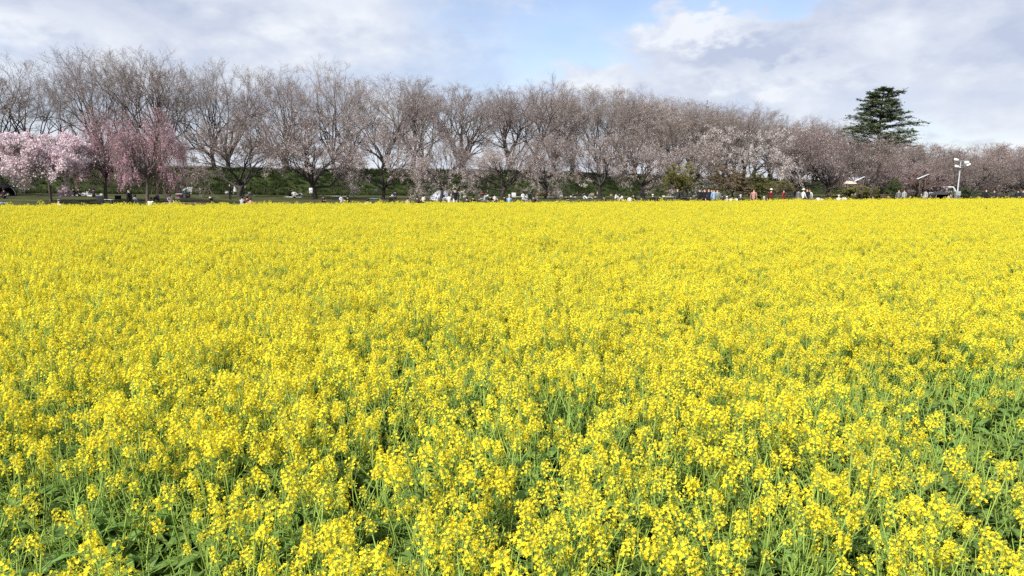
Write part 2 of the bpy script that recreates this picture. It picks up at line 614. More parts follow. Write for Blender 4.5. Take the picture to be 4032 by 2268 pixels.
def spawn(rng, P, T, Rr, L, m, t0, ang, lratio, rratio, flat=0.0, up=0.0):
    """m children per branch, leaving it at an angle."""
    B, n1, _ = P.shape
    t = t0 + (1 - t0) * (np.arange(m)[None] + rng.uniform(0.1, 0.95, (B, m))) / m
    t = np.clip(t, 0, 0.999) * (n1 - 1)
    i = t.astype(int); fr = (t - i)[..., None]
    b = np.arange(B)[:, None]
    S = P[b, i] * (1 - fr) + P[b, i + 1] * fr
    d = T[b, np.minimum(i + 1, n1 - 1)]
    r = Rr[b, i] * rratio
    v = rng.normal(0, 1, (B, m, 3)); v[..., 2] *= (1 - flat); v[..., 2] += up
    v = unit(v - d * (v * d).sum(-1, keepdims=True))
    a = np.radians(ang) * rng.uniform(0.6, 1.35, (B, m))[..., None]
    D = d * np.cos(a) + v * np.sin(a)
    Lc = (L[:, None] * lratio) * rng.uniform(0.7, 1.25, (B, m)) * (1.15 - 0.45 * (t / (n1 - 1)))
    return S.reshape(-1, 3), D.reshape(-1, 3), Lc.ravel(), r.ravel()


def puffs(rng, pts, size, per=2, jitter=0.12):
    """Clusters of small crossed petals round points."""
    n = len(pts)
    c = np.repeat(pts, per, 0) + rng.normal(0, jitter, (n * per, 3))
    u = unit(rng.normal(0, 1, (n * per, 3)))
    v = unit(np.cross(u, rng.normal(0, 1, (n * per, 3))))
    s = size * rng.uniform(0.55, 1.3, (n * per, 1))
    V = np.stack([c - u * s * .5 - v * s * .4, c + u * s * .5 - v * s * .35, c + v * s * .6 + u * s * .15, c - u * s * 0.45 + v * s * 0.35], 1).reshape(-1, 3)
    return V, np.arange(n * per * 4).reshape(-1, 4)


def along(rng, P, n):
    """n random points on a set of polylines."""
    b = rng.integers(0, len(P), n)
    t = rng.uniform(0, P.shape[1] - 1.001, n)
    i = t.astype(int); f = (t - i)[:, None]
    return P[b, i] * (1 - f) + P[b, i + 1] * f


def cherry(seed, H=16.0, trunk_h=2.2, limbs=5, spread=38, bloom=3000, bmat='blossom_pale', twig='twig', low_bloom=0.6, buds=2500,
           lrat=1.0, r0=0.32, m=(6, 6, 6, 5), trop=(0.05, 0.05, 0.05, 0.05), bsize=0.13, bark='bark', lean=0.0, flat=0.3, tw=1.0, wob=0.15, fan=0.0, l1=0.62, spread_pow=.10, dome=.24, rad=1.0, l2=.52):
    """A vase-shaped cherry: short trunk, crooked limbs that fork into ever finer twigs. Returns trunk mesh, crown mesh, height, half width."""
    rng = np.random.default_rng(seed)
    o = np.zeros((1, 3))
    d0 = np.array([[lean, rng.normal(0, .06), 1.0]])
    P0, T0, R0 = level(rng, o - [[0, 0, .3]], d0, np.array([trunk_h + .3]), np.array([r0]), 5, 0.07, 0.02, taper=0.78)
    top = P0[:, -1]
    az = np.arange(limbs) * 2 * math.pi / limbs + rng.uniform(-.45, .45, limbs)
    tl = np.radians(spread * rng.uniform(0.45, 1.25, limbs))
    D1 = np.stack([np.sin(tl) * np.cos(az), np.sin(tl) * np.sin(az), np.cos(tl)], -1)
    k = (np.arange(limbs) % 3 != 0)
    S1 = np.where(k[:, None], np.repeat(top, limbs, 0), np.repeat(P0[:, -2], limbs, 0))
    L1 = (H - trunk_h) * l1 * rng.uniform(0.8, 1.15, limbs) * lrat
    cc = np.array([[0, 0, trunk_h * .55 + .16 * H]])
    P1, T1, R1 = level(rng, S1, D1, L1, np.full(limbs, r0 * 0.52), 9, wob * 1.15, trop[0], taper=0.3, radial=.02 * rad, centre=cc)
    S, D, L, r = spawn(rng, P1, T1, R1, L1, m[0], 0.20, 50, l2, 0.74, flat)
    P2, T2, R2 = level(rng, S, D, L, r, 6, wob, trop[1], taper=0.35, radial=.09 * rad, centre=cc)
    S, D, L, r = spawn(rng, P2, T2, R2, L, m[1], 0.2, 44, 0.52, 0.66, flat)
    P3, T3, R3 = level(rng, S, D, L, np.maximum(r, 0.018 * tw), 5, wob * 0.75, trop[2], taper=0.45, radial=.16 * rad, centre=cc)
    S, D, L, r = spawn(rng, P3, T3, R3, L, m[2], 0.15, 38, 0.58, 0.6, flat * .5, fan)
    P4, T4, R4 = level(rng, S, D, L, np.maximum(r, 0.012 * tw), 3, wob * 0.5, trop[3], taper=0.6, radial=.22 * rad, centre=cc)
    S, D, L, r = spawn(rng, P4, T4, R4, L, m[3], 0.1, 34, 0.62, 0.7, 0, fan)
    P5, T5, R5 = level(rng, S, D, L, np.full(len(S), 0.0095 * tw), 2, 0.06, trop[3], taper=0.5, radial=.2 * rad, centre=cc)
    rmax = np.percentile(np.hypot(P5[..., 0], P5[..., 1]), 96)
    zt = np.percentile(P5[..., 2], 97)

    def fill_dome(P):
        """Spread the limbs outward and round the top off, as crowns do that grow towards the light."""
        P = P.copy()
        rr = np.hypot(P[..., 0], P[..., 1]) + 1e-6
        wgt = sstep((P[..., 2] - trunk_h * .8) / (H * .22))
        f = (np.maximum(rr / rmax, .02) ** (-spread_pow * wgt))
        f = np.where(rr > rmax, 1.0, f)
        P[..., 0] *= f; P[..., 1] *= f
        r2 = np.minimum(rr * f / rmax, 1.2)
        top = zt * (1.0 - dome * r2 ** 2)
        over = P[..., 2] / top
        P[..., 2] = np.where(over > .84, top * (.84 + .32 * np.tanh((over - .84) / .32)), P[..., 2])
        return P
    P1, P2, P3, P4, P5 = map(fill_dome, (P1, P2, P3, P4, P5))
    zmax = np.percentile(P5[..., 2], 99.0)
    trunk = [(*tubes(P0, R0, 10), 0), (*tubes(P1, R1, 7), 0), (*tubes(P2, R2, 5), 0)]
    crown = [(*tubes(P3, R3, 4), 0), (*tubes(P4, R4, 3), 0), (*tubes(P5, R5, 3), 0)]
    pts = np.concatenate([along(rng, P5, bloom * 3), along(rng, P4, bloom)])
    if len(pts):
        hz = pts[:, 2] / zmax
        keep = rng.uniform(0, 1, len(pts)) < np.clip(1.0 - (hz - 0.25) * low_bloom * 1.4, 0.04, 1)
        # bloom comes in drifts, not evenly
        keep &= (np.sin(pts[:, 0] * 1.3 + seed) + np.sin(pts[:, 1] * 1.1 + pts[:, 2] * 1.2) + rng.normal(0, 0.7, len(pts))) > -0.35
        pts = pts[keep][:bloom]
        if len(pts):
            crown.append((*puffs(rng, pts, bsize, 2), 1))
    if buds:
        crown.append((*puffs(rng, along(rng, P5, buds), 0.06, 2, 0.05), 2))
    tm = make_mesh('trunk', trunk, [M[bark]])
    cm = make_mesh('crown', crown, [M[twig], M[bmat], M['bud_red']])
    hw = np.percentile(np.hypot(P5[..., 0], P5[..., 1]), 96)
    return tm, cm, float(zmax), float(hw)


def fork_cherry(seed, H=16.0, trunk_h=2.4, limbs=6, tilt=50, gens=5, bloom=1000, bmat='blossom_pale', twig='twig', low_bloom=.7, buds=500, r0=.52,
                lean=0.0, bsize=.085, tw=1.25, trop=.03, droop=0.0, ratio=.80, twigs=6, bark='bark'):
    """An old cherry whose limbs fork again and again: open inside, a dome of fine twigs outside."""
    rng = np.random.default_rng(seed)
    P0, T0, R0 = level(rng, np.array([[0, 0, -.3]]), np.array([[lean, rng.normal(0, .06), 1.0]]), np.array([trunk_h + .3]), np.array([r0]), 5, .07, .02, taper=.8)
    top = P0[:, -1]
    az = np.arange(limbs) * 2 * math.pi / limbs + rng.uniform(-.5, .5, limbs)
    tl = np.radians(tilt * rng.uniform(.35, 1.15, limbs))
    D = np.stack([np.sin(tl) * np.cos(az), np.sin(tl) * np.sin(az), np.cos(tl)], -1)
    S = np.where((np.arange(limbs) % 3 != 0)[:, None], np.repeat(top, limbs, 0), np.repeat(P0[:, -2], limbs, 0))
    l0 = (H - trunk_h) / sum(ratio ** g for g in range(gens + 1)) * 1.12
    L = l0 * rng.uniform(.8, 1.25, limbs)
    r = np.full(limbs, r0 * .55)
    trunk, crown, fine = [(*tubes(P0, R0, 10), 0)], [], []
    for g in range(gens + 1):
        segs = (6, 5, 4, 4, 3, 3, 2)[g]
        P, T, Rr = level(rng, S, D, L, r, segs, .13 if g < 3 else .09, trop - (droop if g > 1 else 0), taper=.62)
        (trunk if g < 3 else crown).append((*tubes(P, Rr, (8, 6, 5, 4, 3, 3, 3)[g]), 0))
        if g >= 2:                                   # short shoots along the branch
            St, Dt, Lt, rt = spawn(rng, P, T, Rr, L, twigs, .1, 46, .62, .6)
            Pt, Tt, Rt = level(rng, St, Dt, np.minimum(Lt, 1.15 * H / 16), np.full(len(St), .0095 * tw), 2, .10, .03 - droop, taper=.5)
            fine.append(Pt); crown.append((*tubes(Pt, Rt, 3), 0))
        if g < gens:
            n = len(P)
            tip, d = P[:, -1], T[:, -1]
            k = 3
            base = rng.uniform(0, 6.3, n)
            ax = unit(np.cross(d, rng.normal(0, 1, (n, 3)))); ay = np.cross(d, ax)
            Sn, Dn, Ln, rn = [], [], [], []
            for j in range(k):
                a = base + j * 2 * math.pi / k + rng.uniform(-.5, .5, n)
                sp = np.radians(rng.uniform(6, 20, n) if j == 0 else rng.uniform(22, 46, n))
                Dn.append(d * np.cos(sp)[:, None] + (ax * np.cos(a)[:, None] + ay * np.sin(a)[:, None]) * np.sin(sp)[:, None])
                back = rng.uniform(0, .5, n)[:, None] if j else 0.0
                Sn.append(tip * (1 - back) + P[:, -2] * back)
                Ln.append(L * ratio * rng.uniform(.72, 1.22, n)); rn.append(Rr[:, -1] * (.92 if j == 0 else .77) * rng.uniform(.85, 1.1, n))
            keep = rng.uniform(0, 1, n * k) > (.06 if g < 2 else .18)
            S, D, L, r = np.concatenate(Sn)[keep], np.concatenate(Dn)[keep], np.concatenate(Ln)[keep], np.maximum(np.concatenate(rn)[keep], .013 * tw)
    fine = np.concatenate(fine)
    ends = P
    z95 = np.percentile(fine[..., 2], 94)

    def settle(v):
        v = v.copy(); z = v[..., 2]
        v[..., 2] = np.where(z > z95, z95 + (z - z95) * .5, z)
        return v
    trunk = [(settle(v), f, mi) for v, f, mi in trunk]
    crown = [(settle(v), f, mi) for v, f, mi in crown]
    fine, ends = settle(fine), settle(ends)
    zmax = float(np.percentile(fine[..., 2], 98.8))
    hw = float(np.percentile(np.hypot(fine[..., 0], fine[..., 1]), 95))
    pts = np.concatenate([along(rng, fine, bloom * 3), along(rng, ends, bloom * 2)])
    if bloom:
        keep = rng.uniform(0, 1, len(pts)) < np.clip(1.0 - (pts[:, 2] / zmax - .25) * low_bloom * 1.4, .05, 1)
        keep &= (np.sin(pts[:, 0] * 1.1 + seed) + np.sin(pts[:, 1] * .9 + pts[:, 2]) + rng.normal(0, .9, len(pts))) > -.5
        pts = rng.permutation(pts[keep])[:bloom]
        crown.append((*puffs(rng, pts, bsize, 2, .09), 1))
    if buds:
        crown.append((*puffs(rng, along(rng, fine, buds), .055, 2, .04), 2))
    return make_mesh('trunk', trunk, [M[bark]]), make_mesh('crown', crown, [M[twig], M[bmat], M['bud_red']]), zmax, hw


def weeping(seed, H=9.0, bmat='blossom_deep', strands=900, per=15, rad=3.6, low=0.5, twig='twig_red'):
    """A weeping cherry: limbs that arch over and drop long blossoming strands."""
    rng = np.random.default_rng(seed)
    o = np.zeros((1, 3))
    P0, T0, R0 = level(rng, o - [[0, 0, .3]], np.array([[0.12, 0, 1.0]]), np.array([2.4]), np.array([.30]), 5, .09, .0, taper=.75)
    nl = 12
    az = np.arange(nl) * 2 * math.pi / nl + rng.uniform(-.4, .4, nl)
    tl = np.radians(rng.uniform(8, 62, nl))
    D1 = np.stack([np.sin(tl) * np.cos(az), np.sin(tl) * np.sin(az), np.cos(tl)], -1)
    L1 = H * .68 * rng.uniform(.75, 1.2, nl)
    P1, T1, R1 = level(rng, np.repeat(P0[:, -1], nl, 0), D1, L1, np.full(nl, .15), 8, .14, -.03, out=.04, centre=o, taper=.3)
    S, D, L, r = spawn(rng, P1, T1, R1, L1, 9, .35, 50, .42, .5, .4)
    P2, T2, R2 = level(rng, S, D, L, r, 6, .16, -.13, out=.06, centre=o, taper=.35)
    S, D, L, r = spawn(rng, P2, T2, R2, L, max(3, strands // len(P2)), .2, 50, 1.0, .5, .5)
    drop = np.clip(S[:, 2] - rng.uniform(low, low + 3.0, len(S)), .4, 4.6) * rng.uniform(.35, 1.0, len(S))
    P3, T3, R3 = level(rng, S, D, drop, np.full(len(S), .014), 6, .10, -.5, taper=.5)
    S4, D4, L4, r4 = spawn(rng, P3, T3, R3, drop, 4, .1, 40, .28, .7)
    P4, T4, R4 = level(rng, S4, D4, L4, np.full(len(S4), .008), 2, .12, -.3, taper=.5)
    pts = np.concatenate([along(rng, P3, strands * per // 2), along(rng, P4, strands * per // 2)])
    k = (np.sin(pts[:, 0] * 1.9 + seed) + np.sin(pts[:, 1] * 1.7 + 2) + np.sin(pts[:, 2] * 1.4) + rng.normal(0, .8, len(pts))) > -0.5
    pts = pts[k]
    tm = make_mesh('trunk', [(*tubes(P0, R0, 10), 0), (*tubes(P1, R1, 7), 0), (*tubes(P2, R2, 5), 0)], [M['bark_light']])
    cm = make_mesh('crown', [(*tubes(P3, R3, 3), 0), (*tubes(P4, R4, 3), 0), (*puffs(rng, pts, .105, 1, .06), 1)], [M[twig], M[bmat]])
    zmax = float(np.percentile(P3[..., 2], 99.5))
    return tm, cm, zmax, float(np.percentile(np.hypot(P3[..., 0], P3[..., 1]), 96))


def leafy(seed, H=4.5, leaf='maple_yellow', spread=65, n=11000, size=.13, trunk_h=.9, flat=.75, limbs=6, droop=0.0):
    """A small spreading maple or shrub with layered sprays of fine leaves."""
    rng = np.random.default_rng(seed)
    o = np.zeros((1, 3))
    P0, T0, R0 = level(rng, o - [[0, 0, .2]], np.array([[.05, 0, 1.0]]), np.array([trunk_h + .2]), np.array([.11]), 4, .1, .0, taper=.8)
    az = np.arange(limbs) * 2 * math.pi / limbs + rng.uniform(-.5, .5, limbs)
    tl = np.radians(spread * rng.uniform(.25, 1.1, limbs))
    D1 = np.stack([np.sin(tl) * np.cos(az), np.sin(tl) * np.sin(az), np.cos(tl)], -1)
    L1 = (H - trunk_h) * .8 * rng.uniform(.8, 1.15, limbs)
    P1, T1, R1 = level(rng, np.repeat(P0[:, -1], limbs, 0), D1, L1, np.full(limbs, .06), 6, .15, .03 - droop, taper=.3)
    S, D, L, r = spawn(rng, P1, T1, R1, L1, 9, .15, 48, .5, .55, flat)
    P2, T2, R2 = level(rng, S, D, L, r, 5, .15, .02 - droop, taper=.35)
    S, D, L, r = spawn(rng, P2, T2, R2, L, 7, .1, 45, .5, .6, flat)
    P3, T3, R3 = level(rng, S, D, L, np.maximum(r, .008), 3, .12, .0 - droop, taper=.5)
    pts = along(rng, P3, n) + rng.normal(0, .09, (n, 3)) * (1, 1, .5)
    u = rng.normal(0, 1, (n, 3)); u[:, 2] *= .45; u = unit(u)
    v = rng.normal(0, 1, (n, 3)); v[:, 2] *= .45; v = unit(np.cross(u, unit(np.cross(u, v) + [0, 0, 1.2])))
    s = size * rng.uniform(.5, 1.3, (n, 1))
    V = np.stack([pts - u * s * .5, pts + v * s * .35, pts + u * s * .6, pts - v * s * .35], 1).reshape(-1, 3)
    tm = make_mesh('trunk', [(*tubes(P0, R0, 8), 0), (*tubes(P1, R1, 6), 0), (*tubes(P2, R2, 4), 0)], [M['bark']])
    cm = make_mesh('crown', [(*tubes(P3, R3, 3), 0), (V, np.arange(n * 4).reshape(-1, 4), 1)], [M['twig'], M[leaf]], False)
    return tm, cm, float(np.percentile(pts[:, 2], 99.5)), float(np.percentile(np.hypot(pts[:, 0], pts[:, 1]), 96))


def plant_tree(kind, v, x, y, z, H, W, rz, label, cat, group, name=None):
    """Set a tree: v = (trunk, crown, height, half width); scaled to height H and half width W."""
    t = thing(name or kind, label, cat, (x, y, z - 0.05), rz, group, (W / v[3], W / v[3], H / v[2]))
    link('trunk', v[0], t); link('crown', v[1], t)
    return t


TALL = [fork_cherry(101, bloom=250, limbs=6), fork_cherry(112, bloom=500, limbs=7, trunk_h=1.8, tilt=54),
        fork_cherry(103, bloom=2600, trunk_h=2.8, limbs=6), fork_cherry(114, bloom=4200, limbs=6, tilt=54),
        fork_cherry(105, bloom=5200, limbs=7, trunk_h=2.0), fork_cherry(106, bloom=3200, limbs=5, trunk_h=3.2, tilt=56)]
FRONT = [fork_cherry(201, H=9, trunk_h=1.3, limbs=7, tilt=58, bloom=500, buds=1500, r0=.26, lean=.15),
         fork_cherry(202, H=9, trunk_h=1.9, limbs=8, tilt=62, bloom=4600, low_bloom=.8, buds=800, r0=.32, droop=.012, tw=1.1),
         fork_cherry(203, H=9, trunk_h=1.7, limbs=8, tilt=62, bloom=4000, low_bloom=.85, buds=800, r0=.28, lean=.35, droop=.012, tw=1.1),
         fork_cherry(204, H=9, trunk_h=2.0, limbs=8, tilt=60, bloom=4300, low_bloom=.8, buds=800, r0=.28, lean=-.25, droop=.0, tw=1.1)]
PINK = cherry(307, H=7.5, trunk_h=2.6, limbs=10, spread=64, l2=.60, bloom=15000, bmat='blossom_pink', low_bloom=0.0, buds=0, r0=.13, bsize=.11,
              trop=(.05, .04, .02, .0), bark='bark_light', rad=.3)
WHITE = fork_cherry(302, H=10, trunk_h=1.6, limbs=7, tilt=64, bloom=9500, bsize=.10, bmat='blossom_white', low_bloom=.35, buds=500, r0=.28, droop=.02)
BROWN = [fork_cherry(401, H=10, trunk_h=1.3, limbs=8, tilt=66, bloom=2800, low_bloom=.5, buds=2000, tw=1.6, r0=.28),
         fork_cherry(402, H=10, trunk_h=1.5, limbs=8, tilt=66, bloom=4600, low_bloom=.5, buds=2000, twig='twig_red', tw=1.6, r0=.28, droop=.01),
         fork_cherry(403, H=10, trunk_h=1.2, limbs=8, tilt=68, bloom=1600, low_bloom=.5, buds=2400, tw=1.6, r0=.28)]

WEEP = [weeping(501, 9.0, strands=1300), weeping(502, 8.4, strands=1500)]

USED = {}
ORD = ('', 'second ', 'third ', 'fourth ', 'fifth ', 'sixth ', 'seventh ', 'eighth ', 'ninth ', 'tenth ')


def unique(label):
    """The same words again get an ordinal, counted from left to right."""
    n = USED.get(label, 0); USED[label] = n + 1
    return ORD[min(n, 9)] + label


LANDMARKS = [(60, 'the black pop-up sunshade'), (215, 'the pale pink cherry'), (400, 'the slim weeping cherry'), (580, 'the broad weeping cherry'),
             (760, 'the bending person'), (940, 'the forked bare cherry'), (1150, 'the sitting couple'),
             (1240, 'the thick grey trunk'), (1400, 'the white bloom sprays'), (1510, 'the leaning trunk'), (1730, 'the white tent'),
             (1900, 'the person in red'), (2030, 'the white camp chair'), (2160, 'the red camp chairs'), (2360, 'the blue cool box'),
             (2530, 'the black pram'), (2670, 'the left maple'), (2790, 'the standing row'), (2880, 'the rusty maple'),
             (3030, 'the right maple'), (3180, 'the white coat'), (3380, 'the nearer slanted panel')]

SIL_X = [-200, 0, 60, 330, 500, 640, 800, 900, 960, 1100, 1290, 1400, 1500, 1700, 1900, 2150, 2300, 2500, 2700, 2800, 3000, 3200, 3350, 3450, 3550, 3700]
SIL_Y = [235, 242, 245, 205, 192, 210, 232, 262, 272, 280, 258, 290, 302, 330, 335, 325, 352, 345, 392, 405, 440, 482, 510, 568, 615, 620]


def build_levee_trees():
    rng = np.random.default_rng(77)
    used = {}
    for row, w0 in (('front', -0.8), ('back', -7.0)):
        s = -61.0 + (0 if row == 'front' else 2.6)
        while s < 128:
            ss = s + rng.uniform(-.8, .8)
            w = w0 + rng.uniform(-.8, .8)
            x = ss + w * .669; y = 131 + .9 * ss - w * .7435
            z = float(gz(x, y))
            px = project(x, y, z)[0]
            H = height_for(px, y, np.interp(px, SIL_X, SIL_Y) + rng.uniform(-4, 20)) - z
            if px < 1050:
                v = TALL[rng.choice(6, p=[.4, .35, .2, .05, 0, 0])]
            elif px < 2600:
                v = TALL[rng.choice(6, p=[.06, .12, .22, .25, .2, .15])]
            else:
                v = TALL[rng.choice(6, p=[.1, .2, .25, .2, .1, .15])]
            k = min(range(len(LANDMARKS)), key=lambda i: abs(LANDMARKS[i][0] - px))
            dx = px - LANDMARKS[k][0]
            side = 'straight behind' if abs(dx) < 40 else ('behind left of' if dx < 0 else 'behind right of')
            look = 'nearly bare' if v in TALL[:2] else ('half bloomed' if v in TALL[2:4] else 'pale blooming')
            if px > 3420:
                lab = 'distant brown cherry at the far end of the levee %s row' % row
            else:
                lab = 'tall %s cherry, levee %s row, %s %s' % (look, row, side, LANDMARKS[k][1])
            plant_tree('cherry_tree', v, x, y, z, H, min(max(H * .54, 6.0), 9.2) * rng.uniform(.92, 1.1), rng.uniform(0, 6.3), unique(lab), 'cherry tree',
                       'cherry trees along the levee crest')
            s += rng.uniform(5.2, 6.8) * (1.45 if row == 'back' and ss > -30 else 1.0)


build_levee_trees()


def front_tree(name, v, px, D, ytop, half_px, label, group=None, cat='cherry tree', rz=None, name_=None):
    x, y = column(px, D)
    z = float(gz(x, y))
    H = height_for(px, D, ytop) - z
    if cat == 'cherry tree':
        half_px *= 1.25
    return plant_tree(name, v, x, y, z, H, half_px / F_PX * D, random.Random(px).uniform(0, 6.3) if rz is None else rz, label, cat, group)


FG = 'cherry trees on the lawn below the levee'
front_tree('cherry_tree', PINK, 195, 64, 530, 152, 'pale pink cherry in full bloom on the lawn by the slender dark trunk', FG, rz=0.4)
front_tree('cherry_tree', FRONT[1], -60, 70, 560, 150, 'pale cherry half outside the picture beside the black pop-up sunshade', FG)
front_tree('weeping_cherry', WEEP[0], 415, 68, 425, 130, 'slim deep pink weeping cherry beside the pale pink cherry', FG, rz=1.0)
front_tree('weeping_cherry', WEEP[1], 580, 66, 430, 138, 'broad deep pink weeping cherry with strands reaching the ground', FG, rz=3.0)
front_tree('cherry_tree', FRONT[0], 938, 84, 470, 210, 'bare brown forked cherry on the lawn behind the person in black', FG, rz=0.2)
front_tree('cherry_tree', FRONT[1], 1240, 84, 470, 190, 'pale blooming cherry with a thick grey trunk on the lawn', FG, rz=2.2)
front_tree('cherry_tree', FRONT[2], 1505, 88, 500, 165, 'pale blooming cherry with a leaning trunk left of the white tent', FG, rz=0.3)
front_tree('cherry_tree', FRONT[3], 1733, 83, 520, 125, 'pale blooming cherry with a forked trunk in front of the white tent', FG, rz=3.4)
front_tree('cherry_tree', FRONT[1], 1975, 98, 540, 150, 'pale blooming cherry behind the person in red', FG, rz=4.0)
front_tree('cherry_tree', FRONT[2], 2145, 100, 520, 130, 'pale blooming cherry with a dark trunk behind the red camp chairs', FG, rz=5.2)
front_tree('cherry_tree', FRONT[3], 2368, 102, 530, 165, 'low drooping cherry behind the blue cool box', FG, rz=1.1)
front_tree('cherry_tree', FRONT[1], 2535, 104, 520, 130, 'drooping pale cherry behind the black pram', FG, rz=0.9)
front_tree('cherry_tree', BROWN[0], 2700, 120, 470, 190, 'dense brown cherry above the first yellow green maple', FG, rz=2.0)
front_tree('cherry_tree', WHITE, 2920, 124, 500, 190, 'white blooming cherry above the rusty maple', FG, rz=0.5)
front_tree('cherry_tree', BROWN[1], 3130, 124, 520, 150, 'dense pinkish cherry right of the white blooming cherry', FG, rz=3.0)
front_tree('cherry_tree', FRONT[3], 3260, 128, 545, 150, 'dense pinkish cherry behind the cream roofed stall', FG, rz=1.7)
front_tree('cherry_tree', BROWN[2], 3390, 130, 545, 130, 'dense brown cherry behind the nearer slanted panel', FG, rz=5.0)

# the wood of cherries on the right
rngw = np.random.default_rng(31)
GW = 'cherry trees in the grove on the right'
k = 0
for row, (D0, yt) in enumerate(((128, 628), (142, 596), (160, 574))):
    px = 3500 + row * 40
    while px < 4150:
        D = D0 + rngw.uniform(-4, 4)
        ytop = yt + rngw.uniform(-8, 22) + (45 if px < 3570 else 0)
        near = 'left of the floodlight mast' if px < 3700 else ('behind the floodlight mast' if px < 3850 else 'at the far right')
        front_tree('cherry_tree', BROWN[k % 3], px, D, ytop, 150, unique('pinkish brown cherry, %s row of the right grove, %s' %
                   (('front', 'middle', 'back')[row], near)), GW)
        px += rngw.uniform(85, 125); k += 1
front_tree('bare_tree', cherry(611, H=5, trunk_h=.5, limbs=9, spread=48, bloom=0, buds=6000, r0=.12, twig='twig_red', tw=1.6), 3630, 112, 672, 90,
           'low dark red bare tree behind the farther slanted panel', cat='tree')
front_tree('bare_tree', cherry(612, H=7, trunk_h=2.6, limbs=4, spread=40, bloom=0, buds=500, r0=.16, lean=.9, m=(4, 4, 4, 4)), 3420, 112, 610, 70,
           'dark bare tree leaning right beside the nearer slanted panel', cat='tree', rz=0.0)

MAPLE = [leafy(701), leafy(702, leaf='maple_rust', n=12000), leafy(703)]
BUSH = [leafy(711, H=2.6, leaf='bush_green', spread=75, trunk_h=.2, flat=.35, n=12000, limbs=9, size=.11), leafy(712, H=2.6, leaf='maple_yellow', spread=85, trunk_h=.3, limbs=8)]
front_tree('maple_tree', MAPLE[0], 2675, 92, 640, 85, 'yellow green maple standing left of the row of people', 'small maples by the field', 'maple', 0.3)
front_tree('maple_tree', MAPLE[1], 2885, 97, 650, 100, 'rusty brown maple behind the people in white caps', 'small maples by the field', 'maple', 1.4)
front_tree('maple_tree', MAPLE[2], 3030, 93, 672, 85, 'yellow green maple behind the person in a red jacket', 'small maples by the field', 'maple', 2.6)
front_tree('shrub', BUSH[1], 3350, 118, 728, 75, 'low olive shrub under the nearer slanted panel', 'shrubs on the right', 'shrub', 0.5)
front_tree('shrub', BUSH[0], 3515, 114, 702, 48, 'rounded green shrub between the two slanted panels', 'shrubs on the right', 'shrub', 0.5)
front_tree('shrub', BUSH[0], 3785, 116, 738, 50, 'dark green shrub behind the floodlight mast', 'shrubs on the right', 'shrub', 1.5)
front_tree('shrub', BUSH[1], 3440, 116, 735, 60, 'olive brown shrub left of the rounded green shrub', 'shrubs on the right', 'shrub', 2.5)


def cedar():
    rng = np.random.default_rng(900)
    H = 27.0
    P0, T0, R0 = level(rng, np.zeros((1, 3)), np.array([[0, 0, 1.0]]), np.array([H]), np.array([.55]), 12, .012, .02, taper=.08)
    S, D, L, r = [], [], [], []
    z = 4.0
    while z < H - .4:
        f = (z - 4.0) / (H - 4.0)
        nb = rng.integers(5, 8)
        for _ in range(nb):
            a = rng.uniform(0, 2 * math.pi)
            ln = (9.2 * (1 - f) ** .75 + 1.5) * rng.uniform(.6, 1.12) * (1 + .05 * math.cos(a))
            zz = z + rng.uniform(-.22, .22)
            S.append([np.interp(zz, P0[0, :, 2], P0[0, :, 0]), np.interp(zz, P0[0, :, 2], P0[0, :, 1]), zz])
            D.append([math.cos(a), math.sin(a), rng.uniform(.10, .38)]); L.append(ln); r.append(.03 + .010 * ln)
        z += rng.uniform(.95, 1.5) * (1.1 - .45 * f)
    S, D, L, r = map(np.array, (S, D, L, r))
    P1, T1, R1 = level(rng, S, D, L, r, 7, .05, -.02, taper=.2)
    S, D, L2, r = spawn(rng, P1, T1, R1, L, 12, .22, 52, .34, .5, .85)
    P2, T2, R2 = level(rng, S, D, L2, np.maximum(r, .012), 4, .08, -.02, taper=.4)
    pts = np.concatenate([along(rng, P2, 42000), along(rng, P1, 6000)]); n = len(pts)
    pts = pts + rng.normal(0, .20, (n, 3)) * (1, 1, .5)
    u = rng.normal(0, 1, (n, 3)); u[:, 2] = u[:, 2] * .25 - .1; u = unit(u)
    v = unit(np.cross(u, rng.normal(0, .5, (n, 3)) + [0, 0, 1.0]))
    s = .42 * rng.uniform(.5, 1.3, (n, 1))
    V = np.stack([pts - u * s * .5, pts + v * s * .2, pts + u * s * .7, pts - v * s * .2], 1).reshape(-1, 3)
    tm = make_mesh('trunk', [(*tubes(P0, R0, 9), 0), (*tubes(P1, R1, 5), 0)], [M['bark']])
    cm = make_mesh('crown', [(*tubes(P2, R2, 3), 0), (V, np.arange(n * 4).reshape(-1, 4), 1)], [M['bark'], M['cedar_needles']], False)
    return tm, cm, H, 8.6


front_tree('cedar_tree', cedar(), 3440, 205, 342, 180, 'tall dark green cedar with layered branches rising behind the cherries', cat='cedar', rz=0.0)
x, y = column(2790, 185)
plant_tree('willow_tree', leafy(720, H=14, leaf='willow', spread=45, trunk_h=3, flat=.2, n=9000, size=.3), x, y, -1.0,
           height_for(2790, 185, 432) + 1.0, 8.5, 0, 'pale yellow green tree showing above the brown levee cherries', 'tree', None)

# ------------------------------------------------------------------ the rapeseed


